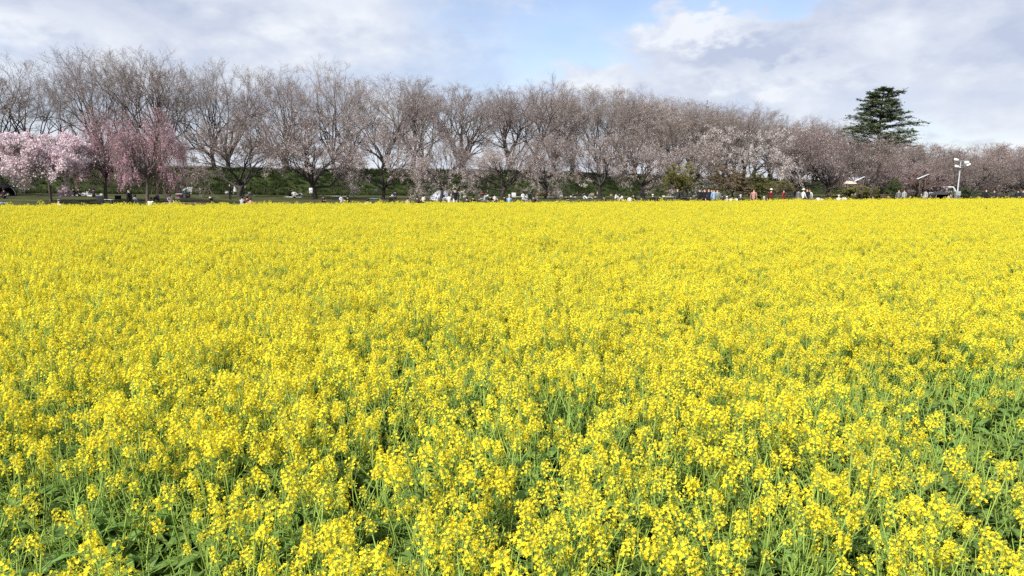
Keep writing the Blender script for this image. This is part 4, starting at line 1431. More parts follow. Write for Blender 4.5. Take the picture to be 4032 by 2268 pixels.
PEOPLE = [
    (14, 742, 'sit', 20, BLACK, CHAR, 'person in black sitting in the mouth of the black pop-up sunshade', {}),
    (222, 785, 'knees', 170, WHITE_C, GREY, 'person in a grey cap and white top at the field edge', dict(hat=GREY)),
    (293, 738, 'knees', -60, BLACK, BLACK, 'person in black sitting on the lawn left of the grey clad sitter', {}),
    (312, 737, 'sit', 60, CHAR, GREY, 'grey clad person sitting close to a person all in black', dict(hair=HAIR_BROWN)),
    (357, 738, 'knees', -30, BLACK, WHITE_C, 'person in a black top and wide white skirt sitting on the lawn', dict(coat=WHITE_C)),
    (368, 740, 'sit', 30, CHAR, BLACK, 'dark clothed person sitting right of the white skirt', {}),
    (506, 739, 'stand', -90, BLACK, BLACK, 'person all in black standing left of the stout weeping cherry trunk', dict(long_hair=True)),
    (526, 766, 'kneel', 160, DENIM, CHAR, 'person in a blue grey jacket with a dark rucksack at the field edge', dict(pack=(BLACK, 'dark rucksack worn by the person in the blue grey jacket'))),
    (588, 776, 'knees', 180, WHITE_C, GREY, 'dark haired person in a white top seen from behind at the field edge', dict(long_hair=True, size=1.05)),
    (622, 756, 'knees', -40, (.13, .11, .16), CHAR, 'person in dusky purple sitting under the pink strands', {}),
    (669, 765, 'sit', 60, (.55, .45, .45), CHAR, 'person in pale pink sitting beside the red cool box', dict(hair=HAIR_BROWN)),
    (725, 740, 'bend', 175, LGREY, JEANS, 'person in jeans and grey top bending over away from the camera', {}),
    (905, 721, 'stand', 150, BLACK, BLACK, 'person in black standing left of the forked bare cherry', dict(long_hair=True)),
    (927, 736, 'walk', 60, GREY, WHITE_C, 'person in a white skirt behind the forked trunk', dict(coat=WHITE_C, depth=88)),
    (958, 736, 'stand', 10, LGREY, CHAR, 'person in pale grey standing right of the forked trunk', dict(depth=89)),
    (950, 773, 'knees', 180, LGREY, CHAR, 'person in pale grey sitting at the field edge below the forked cherry', {}),
    (968, 772, 'knees', 150, DRED, CHAR, 'person in dark red sitting at the field edge', {}),
    (984, 778, 'knees', 200, PINKC, LGREY, 'person in salmon pink sitting at the field edge', dict(hair=HAIR_BROWN)),
    (1141, 744, 'knees', 60, BLACK, BLACK, 'person in black hugging knees left of two people in white', dict(long_hair=True)),
    (1157, 748, 'sit', 20, WHITE_C, LGREY, 'person in white sitting between black and cream clothes', {}),
    (1170, 749, 'recline', 75, CREAM, WHITE_C, 'person in cream and white leaning back on the lawn', dict(hat=WHITE_C)),
    (1446, 783, 'knees', 180, WHITE_C, GREY, 'dark haired head and white shoulders above the flowers left of centre', {}),
    (1533, 765, 'knees', 100, BLACK, CHAR, 'person in a black top beside the leaning cherry trunk', {}),
    (1555, 749, 'chair', -20, NAVY, BLACK, 'person in navy sitting high on a camp stool', {}),
    (1604, 777, 'knees', 190, BEIGE, GREY, 'person in beige at the field edge left of the white tent', dict(hair=HAIR_BROWN)),
    (1746, 769, 'knees', 160, GREY, CHAR, 'person in grey sitting in front of the white tent', {}),
    (1768, 764, 'kneel', 200, WHITE_C, CHAR, 'person in white kneeling at the right corner of the tent', {}),
    (1792, 740, 'stand', 200, BLACK, WHITE_C, 'person in a black top and white trousers standing right of the tent', dict(long_hair=True)),
    (1813, 750, 'bend', 95, CREAM, LGREY, 'person in a cream top bending over right of the white trousers', {}),
    (1838, 775, 'knees', 190, CHAR, LGREY, 'dark clothed person sitting at the field edge right of the tent', {}),
    (1895, 750, 'knees', 30, RED, CHAR, 'person in a bright red jacket sitting on the lawn', {}),
    (1907, 760, 'sit', -70, WHITE_C, WHITE_C, 'person in white sitting right beside the red jacket', {}),
    (1921, 746, 'kneel', -60, CHAR, WHITE_C, 'person in a dark vest kneeling with bare arms out', dict(hair=HAIR_BROWN)),
    (1930, 768, 'knees', 180, BLACK, BLACK, 'person in black at the field edge below the kneeling one', {}),
    (1985, 769, 'knees', 170, BLACK, BLACK, 'person in black at the field edge next to a blue top', {}),
    (2005, 767, 'kneel', 170, LBLUE, WHITE_C, 'person in a light blue top at the field edge', dict(hat=WHITE_C)),
    (2061, 753, 'chair', 40, WHITE_C, LGREY, 'person in white sitting with legs up near the dark trolley', {}),
    (2076, 757, 'sit', -40, LGREY, WHITE_C, 'person in pale grey sitting beside the person in white', {}),
    (2258, 758, 'sit', 30, CHAR, GREY, 'person in charcoal sitting under the drooping sprays', dict(hair=HAIR_BROWN)),
    (2274, 752, 'knees', -20, BLACK, BLACK, 'person in black sitting under the drooping sprays', {}),
    (2291, 758, 'recline', -70, (.09, .08, .12), CHAR, 'person in dark violet leaning back under the drooping sprays', {}),
    (2313, 765, 'recline', 70, WHITE_C, LGREY, 'person in white lying back left of the tan bag', {}),
    (2322, 757, 'knees', 190, LGREY, WHITE_C, 'person in pale grey hugging knees left of the tan bag', {}),
    (2424, 759, 'knees', 60, WHITE_C, WHITE_C, 'person in white sitting left in the pair with a white bag', dict(hair=HAIR_BROWN)),
    (2440, 758, 'sit', 0, CHAR, BLACK, 'dark clothed person sitting between two white ones', {}),
    (2453, 764, 'knees', -80, WHITE_C, CREAM, 'person in white sitting right in the trio', {}),
    (2497, 760, 'chair', 40, BLACK, BLACK, 'person in black sitting left of the black pram', {}),
    (2571, 765, 'kneel', 170, BLACK, WHITE_C, 'person with a white cap, black top and white skirt at field edge', dict(hat=WHITE_C, coat=WHITE_C)),
    (2668, 746, 'stand', 190, CHAR, BLACK, 'tall person in dark grey standing beside the folding pushchair', dict(size=1.05)),
    (2756, 741, 'stand', 170, BLACK, BLACK, 'person in black with a white bag, leftmost of the standing row', dict(long_hair=True)),
    (2775, 740, 'stand', 180, BLACK, BLACK, 'person in black, second from left in the standing row', dict(size=1.03)),
    (2791, 741, 'walk', 185, NAVY, BLACK, 'person in a navy coat in the standing row', dict(size=1.04)),
    (2803, 742, 'stand', 175, BLUE, BLACK, 'person in a blue jacket in the standing row', {}),
    (2812, 744, 'stand', 190, LBLUE, GREY, 'person in pale blue beside the blue jacket', {}),
    (2825, 743, 'stand', 180, SAGE, BLACK, 'person in sage grey, rightmost of the standing row', {}),
    (2845, 766, 'knees', 170, CHAR, BLACK, 'dark clothed person crouching right of the standing row', {}),
    (2866, 773, 'knees', 190, LGREY, GREY, 'person in a white cap and grey top at the field edge', dict(hat=WHITE_C)),
    (2880, 772, 'knees', 160, CREAM, CHAR, 'person in a cream top right of the white cap', {}),
    (2905, 771, 'knees', 180, WHITE_C, CHAR, 'person in white with black hair at the field edge under rusty maple', dict(long_hair=True)),
    (2918, 767, 'kneel', 170, CHAR, BLACK, 'person in charcoal with a white cap under the rusty maple', dict(hat=WHITE_C)),
    (2969, 749, 'stand', 150, PINKC, BLACK, 'person in a salmon pink top standing alone', dict(hair=HAIR_BROWN)),
    (2986, 762, 'knees', 120, CHAR, BLACK, 'dark clothed person crouching right of the salmon top', {}),
    (3012, 775, 'knees', 180, BLACK, BLACK, 'person in black with a white cap at the field edge', dict(hat=WHITE_C)),
    (3037, 751, 'walk', 120, DRED, BLACK, 'person in a dark red top walking in front of the right maple', dict(hat=WHITE_C)),
    (3087, 751, 'stand', 60, RED, BLACK, 'person in a red jacket standing with a white bag', {}),
    (3145, 750, 'stand', -60, GREY, CHAR, 'person in grey standing behind a bicycle', {}),
    (3164, 748, 'walk', 100, WHITE_C, CHAR, 'person in a white top between the grey and black figures', dict(hat=WHITE_C)),
    (3179, 743, 'stand', 180, BLACK, BLACK, 'tall person in black left of the white coat', dict(size=1.05)),
    (3189, 752, 'stand', 180, WHITE_C, WHITE_C, 'person in a long white coat seen from behind', dict(coat=WHITE_C, hair=HAIR_BROWN)),
    (3225, 770, 'knees', 180, WHITE_C, CHAR, 'person in white sitting low right of the white coat', {}),
    (3238, 773, 'knees', 150, CREAM, CHAR, 'person in cream sitting next to a low white sitter', dict(hair=HAIR_BROWN)),
    (3305, 768, 'kneel', 160, WHITE_C, LGREY, 'person in white kneeling left of the nearer slanted panel', dict(hat=WHITE_C)),
    (3323, 769, 'knees', 180, BEIGE, CHAR, 'person in beige sitting left of the nearer slanted panel', {}),
    (3331, 768, 'kneel', -160, WHITE_C, CHAR, 'person in white beside the beige sitter', {}),
    (1270, 768, 'knees', 40, CHAR, BLACK, 'dark clothed person sitting right of the thick grey trunk', {}),
    (1345, 766, 'sit', 60, WHITE_C, GREY, 'person in white sitting on the pale grey sheet', {}),
    (1372, 770, 'knees', -50, BLACK, CHAR, 'person in black sitting right of the pale grey sheet', {}),
    (1640, 772, 'knees', 150, CHAR, BLACK, 'dark clothed person sitting just left of the white tent', {}),
    (1665, 766, 'sit', -40, CREAM, GREY, 'person in cream sitting left of the white tent', {}),
    (1862, 772, 'knees', 170, BLACK, CHAR, 'person in black sitting left of the red jacket', {}),
    (1950, 764, 'sit', 40, WHITE_C, CHAR, 'person in white sitting right of the kneeling dark vest', {}),
    (2100, 770, 'knees', 160, CHAR, BLACK, 'dark clothed person by the dark trolley cart', {}),
    (2228, 768, 'knees', 30, BLACK, GREY, 'person in black sitting right of the pale green chair', {}),
    (2380, 770, 'knees', 190, CHAR, BLACK, 'dark clothed person sitting right of the blue cool box', {}),
    (2480, 768, 'sit', -30, WHITE_C, GREY, 'person in white sitting left of the black prams', {}),
    (2600, 768, 'knees', 200, BLACK, BLACK, 'person in black sitting left of the cream bag', {}),
    (2720, 770, 'knees', 150, CHAR, GREY, 'dark clothed person sitting right of the folding pushchair', {}),
    (3270, 770, 'knees', 180, BLACK, CHAR, 'person in black sitting between two pairs in white', {}),
    (3440, 768, 'knees', 170, CHAR, BLACK, 'dark clothed person sitting left of the dark backed bench', {}),
    (3590, 764, 'chair', 30, BLACK, BLACK, 'person in black seated under the farther slanted panel', {}),
    (3668, 766, 'knees', -60, CHAR, GREY, 'dark clothed person left of the black pavilion tent', {}),
    (3540, 752, 'stand', 120, GREY, CHAR, 'person in grey standing beneath the farther slanted panel, on its left', {}),
    (3562, 756, 'stand', 200, LGREY, CHAR, 'person in pale grey left of the farther slanted panel', {}),
    (3632, 757, 'chair', 60, GREY, CHAR, 'person in grey seated right of the farther slanted panel', {}),
    (3646, 756, 'stand', -80, LGREY, BLACK, 'person in pale grey standing right of the farther slanted panel', {}),
    (3735, 762, 'chair', -90, BEIGE, GREY, 'person in beige seated by the black pavilion tent', {}),
    (3748, 760, 'chair', 80, GREY, CHAR, 'person in grey seated left of the floodlight mast', dict(hair=HAIR_BROWN)),
    (3884, 745, 'point', 150, BLACK, BLACK, 'person in black holding one arm out right of the mast', dict(size=1.04, long_hair=True)),
    (3916, 746, 'stand', 190, CHAR, CHAR, 'person in charcoal carrying a white carrier bag', {}),
    (4010, 750, 'phone', 160, NAVY, BLACK, 'person in navy at the dark railing', dict(hat=BLACK)),
    (4030, 746, 'stand', 180, CHAR, BLACK, 'person in dark grey cut by the picture edge', {}),
]
for px_, yt_, pose_, rz_, top_, bot_, lab_, kw_ in PEOPLE:
    person(px_, yt_, pose_, rz_, top_, bot_, lab_, **kw_)


# ------------------------------------------------------------------ things on the lawn
M['metal'] = mat('metal', (.55, .56, .58), (.48, .49, .5), 8, rough=.35, metallic=.8)
M['dark_metal'] = mat('dark_metal', (.04, .04, .042), (.06, .06, .06), 8, rough=.45)
M['white_paint'] = mat('white_paint', (.78, .78, .77), (.70, .70, .69), 5, rough=.45)
M['wood'] = mat('wood', (.36, .24, .14), (.27, .17, .10), 7, rough=.7)
M['dark_wood'] = mat('dark_wood', (.07, .05, .04), (.10, .075, .06), 7, rough=.8)
M['notice_grey'] = mat('notice_grey', (.24, .26, .25), (.2, .21, .2), 6, rough=.6)
M['mast_paint'] = mat('mast_paint', (.52, .54, .55), (.44, .46, .47), 5, rough=.5)
M['tent_cloth'] = mat('tent_cloth', (.82, .85, .90), (.78, .81, .87), 1.2, rough=.8, translucent=.25, bump=.2, bump_scale=4)
M['glass'] = mat('glass', (.75, .77, .80), (.7, .72, .76), 4, rough=.15, spec=.6)


def place(px, D, name, label, cat, rz=0.0, group=None, scale=1.0):
    x, y = column(px, D)
    return thing(name, label, cat, (x, y, float(gz(x, y))), R(rz), group, (scale,) * 3)


def depth_for(px, ybase):
    """Depth at which the ground shows at row ybase (as far as the flowers let it)."""
    return solve_depth(px, ybase, 0.0)


def bag(px, yt, col, label, rz=0, size=1.0, name='bag', handle=True):
    D = solve_depth(px, yt, .36 * size)
    t = place(px, D, name, label, name, rz, 'bags on the lawn', size)
    v = box(.46, .22, .30, (0, 0, .16))
    o = part('bag_body', v, cloth(col), t, True, .05)
    if handle:
        a = np.linspace(0, math.pi, 7)
        P = np.stack([np.cos(a) * .13, 0 * a, .30 + np.sin(a) * .13], -1)
        part('handle', tubes(P[None], np.full((1, 7), .014), 5), cloth(col), t, True)
    return t


def camp_chair(px, yt, col, label, rz=0, recl=15, size=1.0):
    D = solve_depth(px, yt, .84 * size)
    t = place(px, D, 'camp_chair', label, 'camp chair', rz, 'camp chairs on the lawn', size)
    c = cloth(col)
    part('seat', box(.52, .48, .03, (0, 0, .40), (R(-6), 0, 0)), c, t, False, .01)
    part('backrest', box(.52, .03, .50, (0, .30, .66), (R(-recl), 0, 0)), c, t, False, .01)
    for sx in (-1, 1):
        part('leg', bar((.27 * sx, -.24, .0), (.27 * sx, .22, .40), .014), M['dark_metal'], t)
        part('leg', bar((.27 * sx, .26, .0), (.27 * sx, -.22, .40), .014), M['dark_metal'], t)
        part('armrest', box(.05, .46, .025, (.29 * sx, .02, .60)), M['dark_metal'], t)
        part('back_post', bar((.26 * sx, .22, .38), (.26 * sx, .22 + math.sin(R(recl)) * .55, .38 + math.cos(R(recl)) * .54), .014), M['dark_metal'], t)
    return t


def cool_box(px, yt, col, label, rz=0, size=1.0, lid=WHITE_C):
    D = solve_depth(px, yt, .42 * size)
    t = place(px, D, 'cool_box', label, 'cool box', rz, None, size)
    part('box_body', box(.62, .40, .32, (0, 0, .17)), cloth(col, .5), t, False, .02)
    part('lid', box(.65, .43, .07, (0, 0, .37)), cloth(lid, .5), t, False, .02)
    part('handle', join(bar((-.34, 0, .25), (-.34, 0, .44), .012), bar((.34, 0, .25), (.34, 0, .44), .012), bar((-.34, 0, .44), (.34, 0, .44), .012)), M['dark_metal'], t)
    return t


def low_table(px, yt, col, label, rz=0, w=1.1, h=.36, d=.6):
    D = solve_depth(px, yt, h)
    t = place(px, D, 'folding_table', label, 'table', rz, 'low tables on the lawn')
    part('table_top', box(w, d, .03, (0, 0, h)), col, t, False, .008)
    for sx in (-1, 1):
        for sy in (-1, 1):
            part('leg', bar((sx * w * .44, sy * d * .42, 0), (sx * w * .40, sy * d * .36, h - .015), .013), M['metal'], t)
    return t


def picnic_sheet(px0, px1, D, col, label, d=1.6):
    xm, y = column((px0 + px1) / 2, D)
    w = (px1 - px0) / F_PX * D
    n, m_ = 14, 8
    X, Y = np.meshgrid(np.linspace(-w / 2, w / 2, n), np.linspace(-d / 2, d / 2, m_))
    rng = np.random.default_rng(abs(int(px0)))
    Z = gz(X + xm, Y + y) - float(gz(xm, y)) + .03 + np.abs(rng.normal(0, .02, X.shape))
    o = link('picnic_sheet', grid_mesh('picnic_sheet', X, Y, Z, cloth(col, .6)), loc=(xm, y, float(gz(xm, y))))
    sl = o.modifiers.new('thick', 'SOLIDIFY'); sl.thickness = .012
    return tag(o, label, 'picnic sheet', 'picnic sheets on the lawn')


# the white tent
D_TENT = 88.0
t = place(1735, D_TENT, 'tent', 'white ridge tent with sloping sides standing behind the forked cherry', 'tent', 20)
sc_ = D_TENT / F_PX
w2, dp, hh = 35 * sc_, 1.5, 36 * sc_
V = np.array([[-w2, -dp, 0], [w2, -dp, 0], [w2, dp, 0], [-w2, dp, 0], [-w2 * .75, -dp * .8, hh * .5], [w2 * .80, -dp * .8, hh * .52], [w2 * .8, dp * .8, hh * .52],
              [-w2 * .75, dp * .8, hh * .5], [-w2 * .18, -dp * .45, hh], [w2 * .22, -dp * .45, hh * .98], [w2 * .22, dp * .45, hh * .98], [-w2 * .18, dp * .45, hh]])
sides = [[0, 1, 5, 4], [4, 5, 9, 8], [1, 2, 6, 5], [5, 6, 10, 9], [2, 3, 7, 6], [6, 7, 11, 10], [3, 0, 4, 7], [7, 4, 8, 11], [8, 9, 10, 11]]
part('canopy', (V, np.array(sides)), M['tent_cloth'], t)
part('door_flap', join(box(.62, .015, .95, (-.35, -dp * .92, .50), (R(-13), 0, R(3))), box(.03, .03, .95, (-.66, -dp * .93, .50), (R(-13), 0, 0))), M['tent_cloth'], t)
part('window_vent', box(.34, .02, .16, (-w2 * .55, -dp * .66, hh * .66), (R(-26), 0, 0)), M['dark_metal'], t)
for a, b in ((0, 8), (1, 9), (2, 10), (3, 11)):
    k_ = a + 4
    P = np.array([V[a], V[k_], V[b]]) * (1.012, 1.012, 1.01)
    part('tent_pole', tubes(P[None], np.full((1, 3), .02), 6), M['metal'], t)

# the black pop-up sunshade at the left edge
t = place(14, 70, 'sunshade', 'black pop-up beach sunshade open to the front at the left edge', 'sunshade', 25)
v, f = ball((0, 0, 0), 1.0, .85, 1.15, 18, 9, 0.0)
cen = v[f].mean(1)
part('canopy', (v, f[~((cen[:, 1] < -.35) & (cen[:, 2] < .72))]), cloth(BLACK), t, True).modifiers.new('thick', 'SOLIDIFY').thickness = .02
part('groundsheet', box(2.1, 1.6, .02, (0, -.3, .012)), cloth(CHAR), t)
part('hoop', tubes(np.stack([np.cos(np.linspace(0, math.pi, 12)) * .98, np.full(12, -.34), np.sin(np.linspace(0, math.pi, 12)) * .98], -1)[None], np.full((1, 12), .02), 5), M['metal'], t, True)
bag(12, 758, DRED, 'dark red bag in front of the black pop-up sunshade', 10)
cool_box(24, 760, WHITE_C, 'small white cool box beside the dark red bag', 5, .6)
picnic_sheet(-20, 12, 60, LBLUE, 'pale blue sheet at the left edge of the picture', 1.2)

picnic_sheet(297, 395, 74, (.30, .38, .46), 'long grey blue picnic sheet under the people sitting on the left')
bag(329, 759, WHITE_C, 'white cloth bag on the grey blue picnic sheet', 20, .7)
bag(398, 762, CREAM, 'cream bag at the right end of the grey blue picnic sheet', 0, .6)
camp_chair(400, 774, CHAR, 'dark camp chair seen from behind at the field edge', 180, 12)
low_table(420, 786, M['white_paint'], 'white folding table right of the dark camp chair', 5, .9, .42)
cool_box(463, 770, BLACK, 'small black crate standing alone on the lawn', 12, .8, CHAR)
cool_box(706, 762, DRED, 'dark red cool box left of the bending person', 5, 1.0)
bag(737, 763, BLACK, 'tall black bag right of the bending person', 0, 1.1)
bag(697, 774, WHITE_C, 'white carrier bag in front of the red cool box', 30, .8)
picnic_sheet(735, 805, 70, (.05, .03, .03), 'dark brown picnic sheet right of the bending person', 1.4)
bag(826, 774, WHITE_C, 'little white parcel on the lawn between the two groups', 0, .5, handle=False)
bag(830, 779, BLACK, 'black bag right of the little white parcel', 40, .7)
# low wooden bench
t = place(728, 56, 'bench', 'long low tan wooden bench at the field edge below the bending person', 'bench', 4)
for k_ in (-1, 0, 1):
    part('plank', box(3.3, .13, .035, (0, k_ * .145, .42 + .003 * k_)), M['wood'], t)
for sx in (-1.35, 0, 1.35):
    part('leg', box(.09, .38, .40, (sx, 0, .20)), M['dark_wood'], t)


def notice(px, ytop, label, w=.42, h=.40, post=1.25, face='white_paint'):
    D = solve_depth(px, ytop, post + h * .5, dmin=62)
    t = place(px, D, 'notice_board', label, 'sign', 5)
    part('board', box(w, .03, h, (0, -.035, post)), M[face], t, False, .01)
    part('post', bar((0, 0, 0), (0, 0, post + h * .4), .022), M['dark_metal'], t)
    return t


notice(747, 737, 'small white square notice board on a thin post')
notice(1224, 740, 'white notice tied beside the thick grey cherry trunk', .36, .55, 1.0)
notice(1480, 746, 'small grey notice standing near the light blue sheet', .34, .34, .9, 'notice_grey')
bag(893, 752, WHITE_C, 'white bag beside the person in black by the forked cherry', 0, 1.0)
bag(969, 763, WHITE_C, 'white bag right of the forked cherry trunk', 10, .8)
bag(1000, 766, CREAM, 'cream bag lying right of the pink sitter', 15, .6)
bag(983, 756, (.5, .36, .36), 'dusty pink tote bag behind the pink sitter', 0, .9)
picnic_sheet(1125, 1185, 86, WHITE_C, 'white picnic sheet under the couple by the thick trunk', 1.5)
picnic_sheet(1305, 1362, 92, (.5, .52, .5), 'pale grey picnic sheet below the white bloom sprays', 1.4)
picnic_sheet(1456, 1496, 88, (.38, .66, .74), 'light blue picnic sheet left of the leaning trunk', 2.2)
bag(1545, 766, WHITE_C, 'white bag next to the person in navy', 0, .7)
bag(1830, 770, CREAM, 'cream tote bag right of the bending cream top', 20, .9)
bag(1778, 764, WHITE_C, 'white bag between the tent and the white trousers', 0, .8)
picnic_sheet(1895, 1950, 84, (.6, .6, .58), 'white picnic sheet under the person in red', 1.5)
camp_chair(2025, 761, WHITE_C, 'white camp chair left of the long white table', 170, 10)
bag(2037, 764, BLACK, 'black rucksack leaning on the white camp chair', 0, 1.2)
low_table(2048, 774, M['white_paint'], 'long low white table in front of the white camp chair', 2, 1.3, .32)
camp_chair(2115, 760, (.55, .17, .11), 'small orange camp chair left of the red ones', 200, 12, .7)
camp_chair(2148, 746, (.60, .07, .05), 'bright red camp chair with an upright back', 185, 8, 1.05)
camp_chair(2166, 756, (.56, .12, .09), 'red camp chair reclining to the right', 90, 38, 1.0)
camp_chair(2202, 752, (.56, .66, .50), 'pale green camp chair standing alone', 150, 12, .95)
cool_box(2210, 767, WHITE_C, 'white cool box below the pale green camp chair', 0, .75)
bag(2250, 770, WHITE_C, 'white bag left of the people in black under sprays', 0, .7)
bag(2265, 773, WHITE_C, 'white bag in front of the people in black under sprays', 40, .6)
bag(2332, 759, TAN, 'big tan bag between white sitters and blue cool box', 0, 1.5)
bag(2344, 773, CREAM, 'cream bag in front of the blue cool box', 0, .7)
bag(2407, 764, TAN, 'tan bag left of the trio in white', 0, 1.0)
picnic_sheet(2415, 2462, 80, WHITE_C, 'white picnic sheet under the trio in white', 1.4)
bag(2614, 769, CREAM, 'cream bag between the white capped person and the long plank table', 0, .9)
low_table(2640, 775, M['white_paint'], 'long white plank table left of the tall dark grey person', -4, 1.4, .34)
low_table(2700, 779, M['white_paint'], 'narrow white table in front of the folding pushchair', 3, 1.2, .30, .4)
bag(3036, 768, WHITE_C, 'white bag at the knees of the dark red top', 0, .7)
bag(3092, 768, WHITE_C, 'white bag beside the red jacket', 0, .8)
bag(2757, 762, WHITE_C, 'white bag hanging by the leftmost of the standing row', 0, .7)
bag(3913, 766, WHITE_C, 'big white carrier bag of the person in charcoal', 20, 1.1)
bag(3398, 763, GREY, 'grey bundle right of the nearer slanted panel', 0, 1.5)

# cool box on a stand
D = solve_depth(2358, 755, .82)
t = place(2358, D, 'cool_box', 'grey blue cool box on a folding stand', 'cool box', 0)
part('box_body', box(.60, .40, .36, (0, 0, .58)), cloth((.30, .38, .45), .5), t, False, .02)
part('lid', box(.63, .43, .06, (0, 0, .795)), cloth(LGREY, .5), t, False, .02)
for sx in (-1, 1):
    for sy in (-1, 1):
        part('leg', bar((sx * .30, sy * .20, 0), (sx * .24, sy * .14, .40), .016), M['dark_metal'], t)


def wheel_ring(c, r, th=.022):
    a = np.linspace(0, 2 * math.pi, 17)
    P = np.stack([np.zeros(17), np.cos(a) * r, np.sin(a) * r], -1) + np.array(c)
    vf = tubes(P[None], np.full((1, 17), th), 5)
    sp = [bar(c, np.array(c) + [0, math.cos(u) * r, math.sin(u) * r], .005, 3) for u in np.arange(6) * math.pi / 3]
    return join(vf, *sp)


def pram(px, yt, label, canopy=True, col=BLACK, rz=60):
    D = solve_depth(px, yt, 1.05)
    t = place(px, D, 'pushchair', label, 'pushchair', rz)
    part('seat', join(box(.46, .55, .05, (0, .0, .46), (R(8), 0, 0)), box(.46, .05, .55, (0, .28, .70), (R(-22), 0, 0))), cloth(col), t, False, .01)
    if canopy:
        v, f = ball((0, 0, 0), .30, .42, .40, 14, 7, 0.0)
        v = v @ np.array(Euler((R(20), 0, 0)).to_matrix()).T + (0, .22, .74)
        part('canopy', (v, f), cloth(col), t, True)
    part('basket', box(.42, .55, .16, (0, .02, .24)), cloth(CHAR), t, False, .02)
    for sx in (-1, 1):
        part('frame', join(bar((sx * .25, -.42, .14), (sx * .25, .50, 1.0), .016), bar((sx * .25, .38, .14), (sx * .25, -.05, .55), .016)), M['dark_metal'], t)
        part('wheel', wheel_ring((sx * .27, -.42, .13), .11), M['dark_metal'], t)
        part('wheel', wheel_ring((sx * .27, .38, .15), .13), M['dark_metal'], t)
    part('handle', bar((-.25, .50, 1.0), (.25, .50, 1.0), .02), M['dark_metal'], t)
    return t


pram(2533, 756, 'black pram with its hood up right of the person in black')
pram(2513, 761, 'black pushchair left of the hooded pram', False)
pram(2697, 756, 'dark folding pushchair beside the tall dark grey person', False, CHAR, 80)
pram(2092, 760, 'dark trolley cart with wheels near the white sitters', False, BLACK, 30)

# bicycle
D = solve_depth(3150, 765, .95)
t = place(3150, D, 'bicycle', 'dark bicycle in front of the person in grey', 'bicycle', 78)
for yy in (-.52, .52):
    part('wheel', wheel_ring((0, yy, .33), .32, .018), M['dark_metal'], t)
part('frame', join(bar((0, -.05, .30), (0, .18, .80), .018), bar((0, -.05, .30), (0, -.40, .78), .018), bar((0, .16, .74), (0, -.38, .74), .018), bar((0, .52, .33), (0, .16, .74), .012),
                   bar((0, .52, .33), (0, -.05, .30), .012), bar((0, -.52, .33), (0, -.40, .82), .016)), cloth(CHAR, .4), t)
part('saddle', ball((0, .20, .84), .07, .13, .035), cloth(BLACK), t, True)
part('handlebar', join(bar((0, -.38, .82), (0, -.36, .98), .012), bar((-.26, -.30, 1.0), (.26, -.30, 1.0), .012)), M['metal'], t)
part('basket', box(.32, .26, .22, (0, -.56, .86)), cloth(LGREY), t, False, .02)


def slanted_panel(px, px1, ypanel0, ypanel1, D, label):
    """Two posts that carry a long pale panel tilted up to the right."""
    x, y = column(px, D)
    g = float(gz(x, y))
    t = thing('slanted_panel', label, 'solar panel', (x, y, g), 0, 'slanted panels on posts')
    z0 = height_for(px, D, ypanel0) - g
    xs = (px1 - px) / F_PX * D
    z1 = height_for(px1, D, ypanel1) - g
    xa = -.2
    ln = math.hypot(xs - xa, z1 - z0); an = math.atan2(z1 - z0, xs - xa)
    part('panel', box(ln, .42, .07, ((xa + xs) / 2, 0, (z0 + z1) / 2), (0, -an, 0)), M['metal'], t, False, .015)
    part('cell_sheet', box(ln * .94, .36, .012, ((xa + xs) / 2 - math.sin(an) * .045, 0, (z0 + z1) / 2 + math.cos(an) * .045), (0, -an, 0)), M['glass'], t)
    for xx in (.25, .95):
        zz = z0 + (xx - xa) * math.tan(an) - .04
        part('post', box(.12, .12, zz, (xx, 0, zz / 2)), M['dark_wood'], t)
    part('cross_brace', bar((.25, 0, z0 * .45), (.95, 0, z0 * .95), .03), M['dark_wood'], t)
    part('support_arm', bar((.6, .0, z0 - .1), (xs * .8, 0, z0 + (xs * .8 - xa) * math.tan(an) - .06), .03), M['dark_metal'], t)
    return t


slanted_panel(3366, 3400, 716, 696, 90, 'white edged slanted panel on two dark posts left of the rounded shrub')
slanted_panel(3612, 3652, 706, 686, 96, 'white edged slanted panel on two dark posts left of the floodlight mast')

# the floodlight mast
D = 100.0
x, y = column(3770, D)
g = float(gz(x, y))
t = thing('floodlight_mast', 'tall white floodlight mast with four lamp heads above the flowers', 'floodlight', (x, y, g))
zt = height_for(3770, D, 632) - g
part('pole', tubes(np.array([[[0, 0, 0], [0.06, 0, zt * .5], [.14, 0, zt]]]), np.array([[.10, .08, .055]]), 10), M['mast_paint'], t, True)
part('base_box', box(.55, .5, 1.05, (.02, 0, .52)), M['metal'], t, False, .03)
part('cabinet', box(.42, .26, .6, (-.02, -.39, .95)), cloth(LGREY, .5), t, False, .02)
for zz, x0_, x1_ in ((zt - .12, -.55, .9), (zt - .75, -.6, .85)):
    part('crossarm', bar((x0_, -.05, zz), (x1_, -.05, zz + .16), .04), M['metal'], t)
part('platform', join(box(.9, .6, .05, (.12, 0, zt - .95)), *[bar((sx, sy, zt - .95), (sx, sy, zt - .45), .014) for sx in (-.3, .55) for sy in (-.28, .28)]), M['metal'], t)
for hx, hz, ry_ in ((-.62, zt + .1, 14), (.78, zt - .25, -10), (-.46, zt - .78, 18), (1.0, zt - .55, -22)):
    hd_ = part('lamp_head', join(box(.52, .34, .24, (hx, -.22, hz), (R(28), R(ry_), 0)), box(.16, .18, .16, (hx, .06, hz + .06), (R(28), 0, 0))), M['white_paint'], t, False, .03)
    part('lens', box(.46, .03, .19, (hx, -.385, hz - .09), (R(28), R(ry_), 0)), M['glass'], hd_)
    part('lamp_bracket', bar((hx, -.05, hz - .1), (hx * .55 + .05, -.03, hz - .2), .03), M['metal'], hd_)

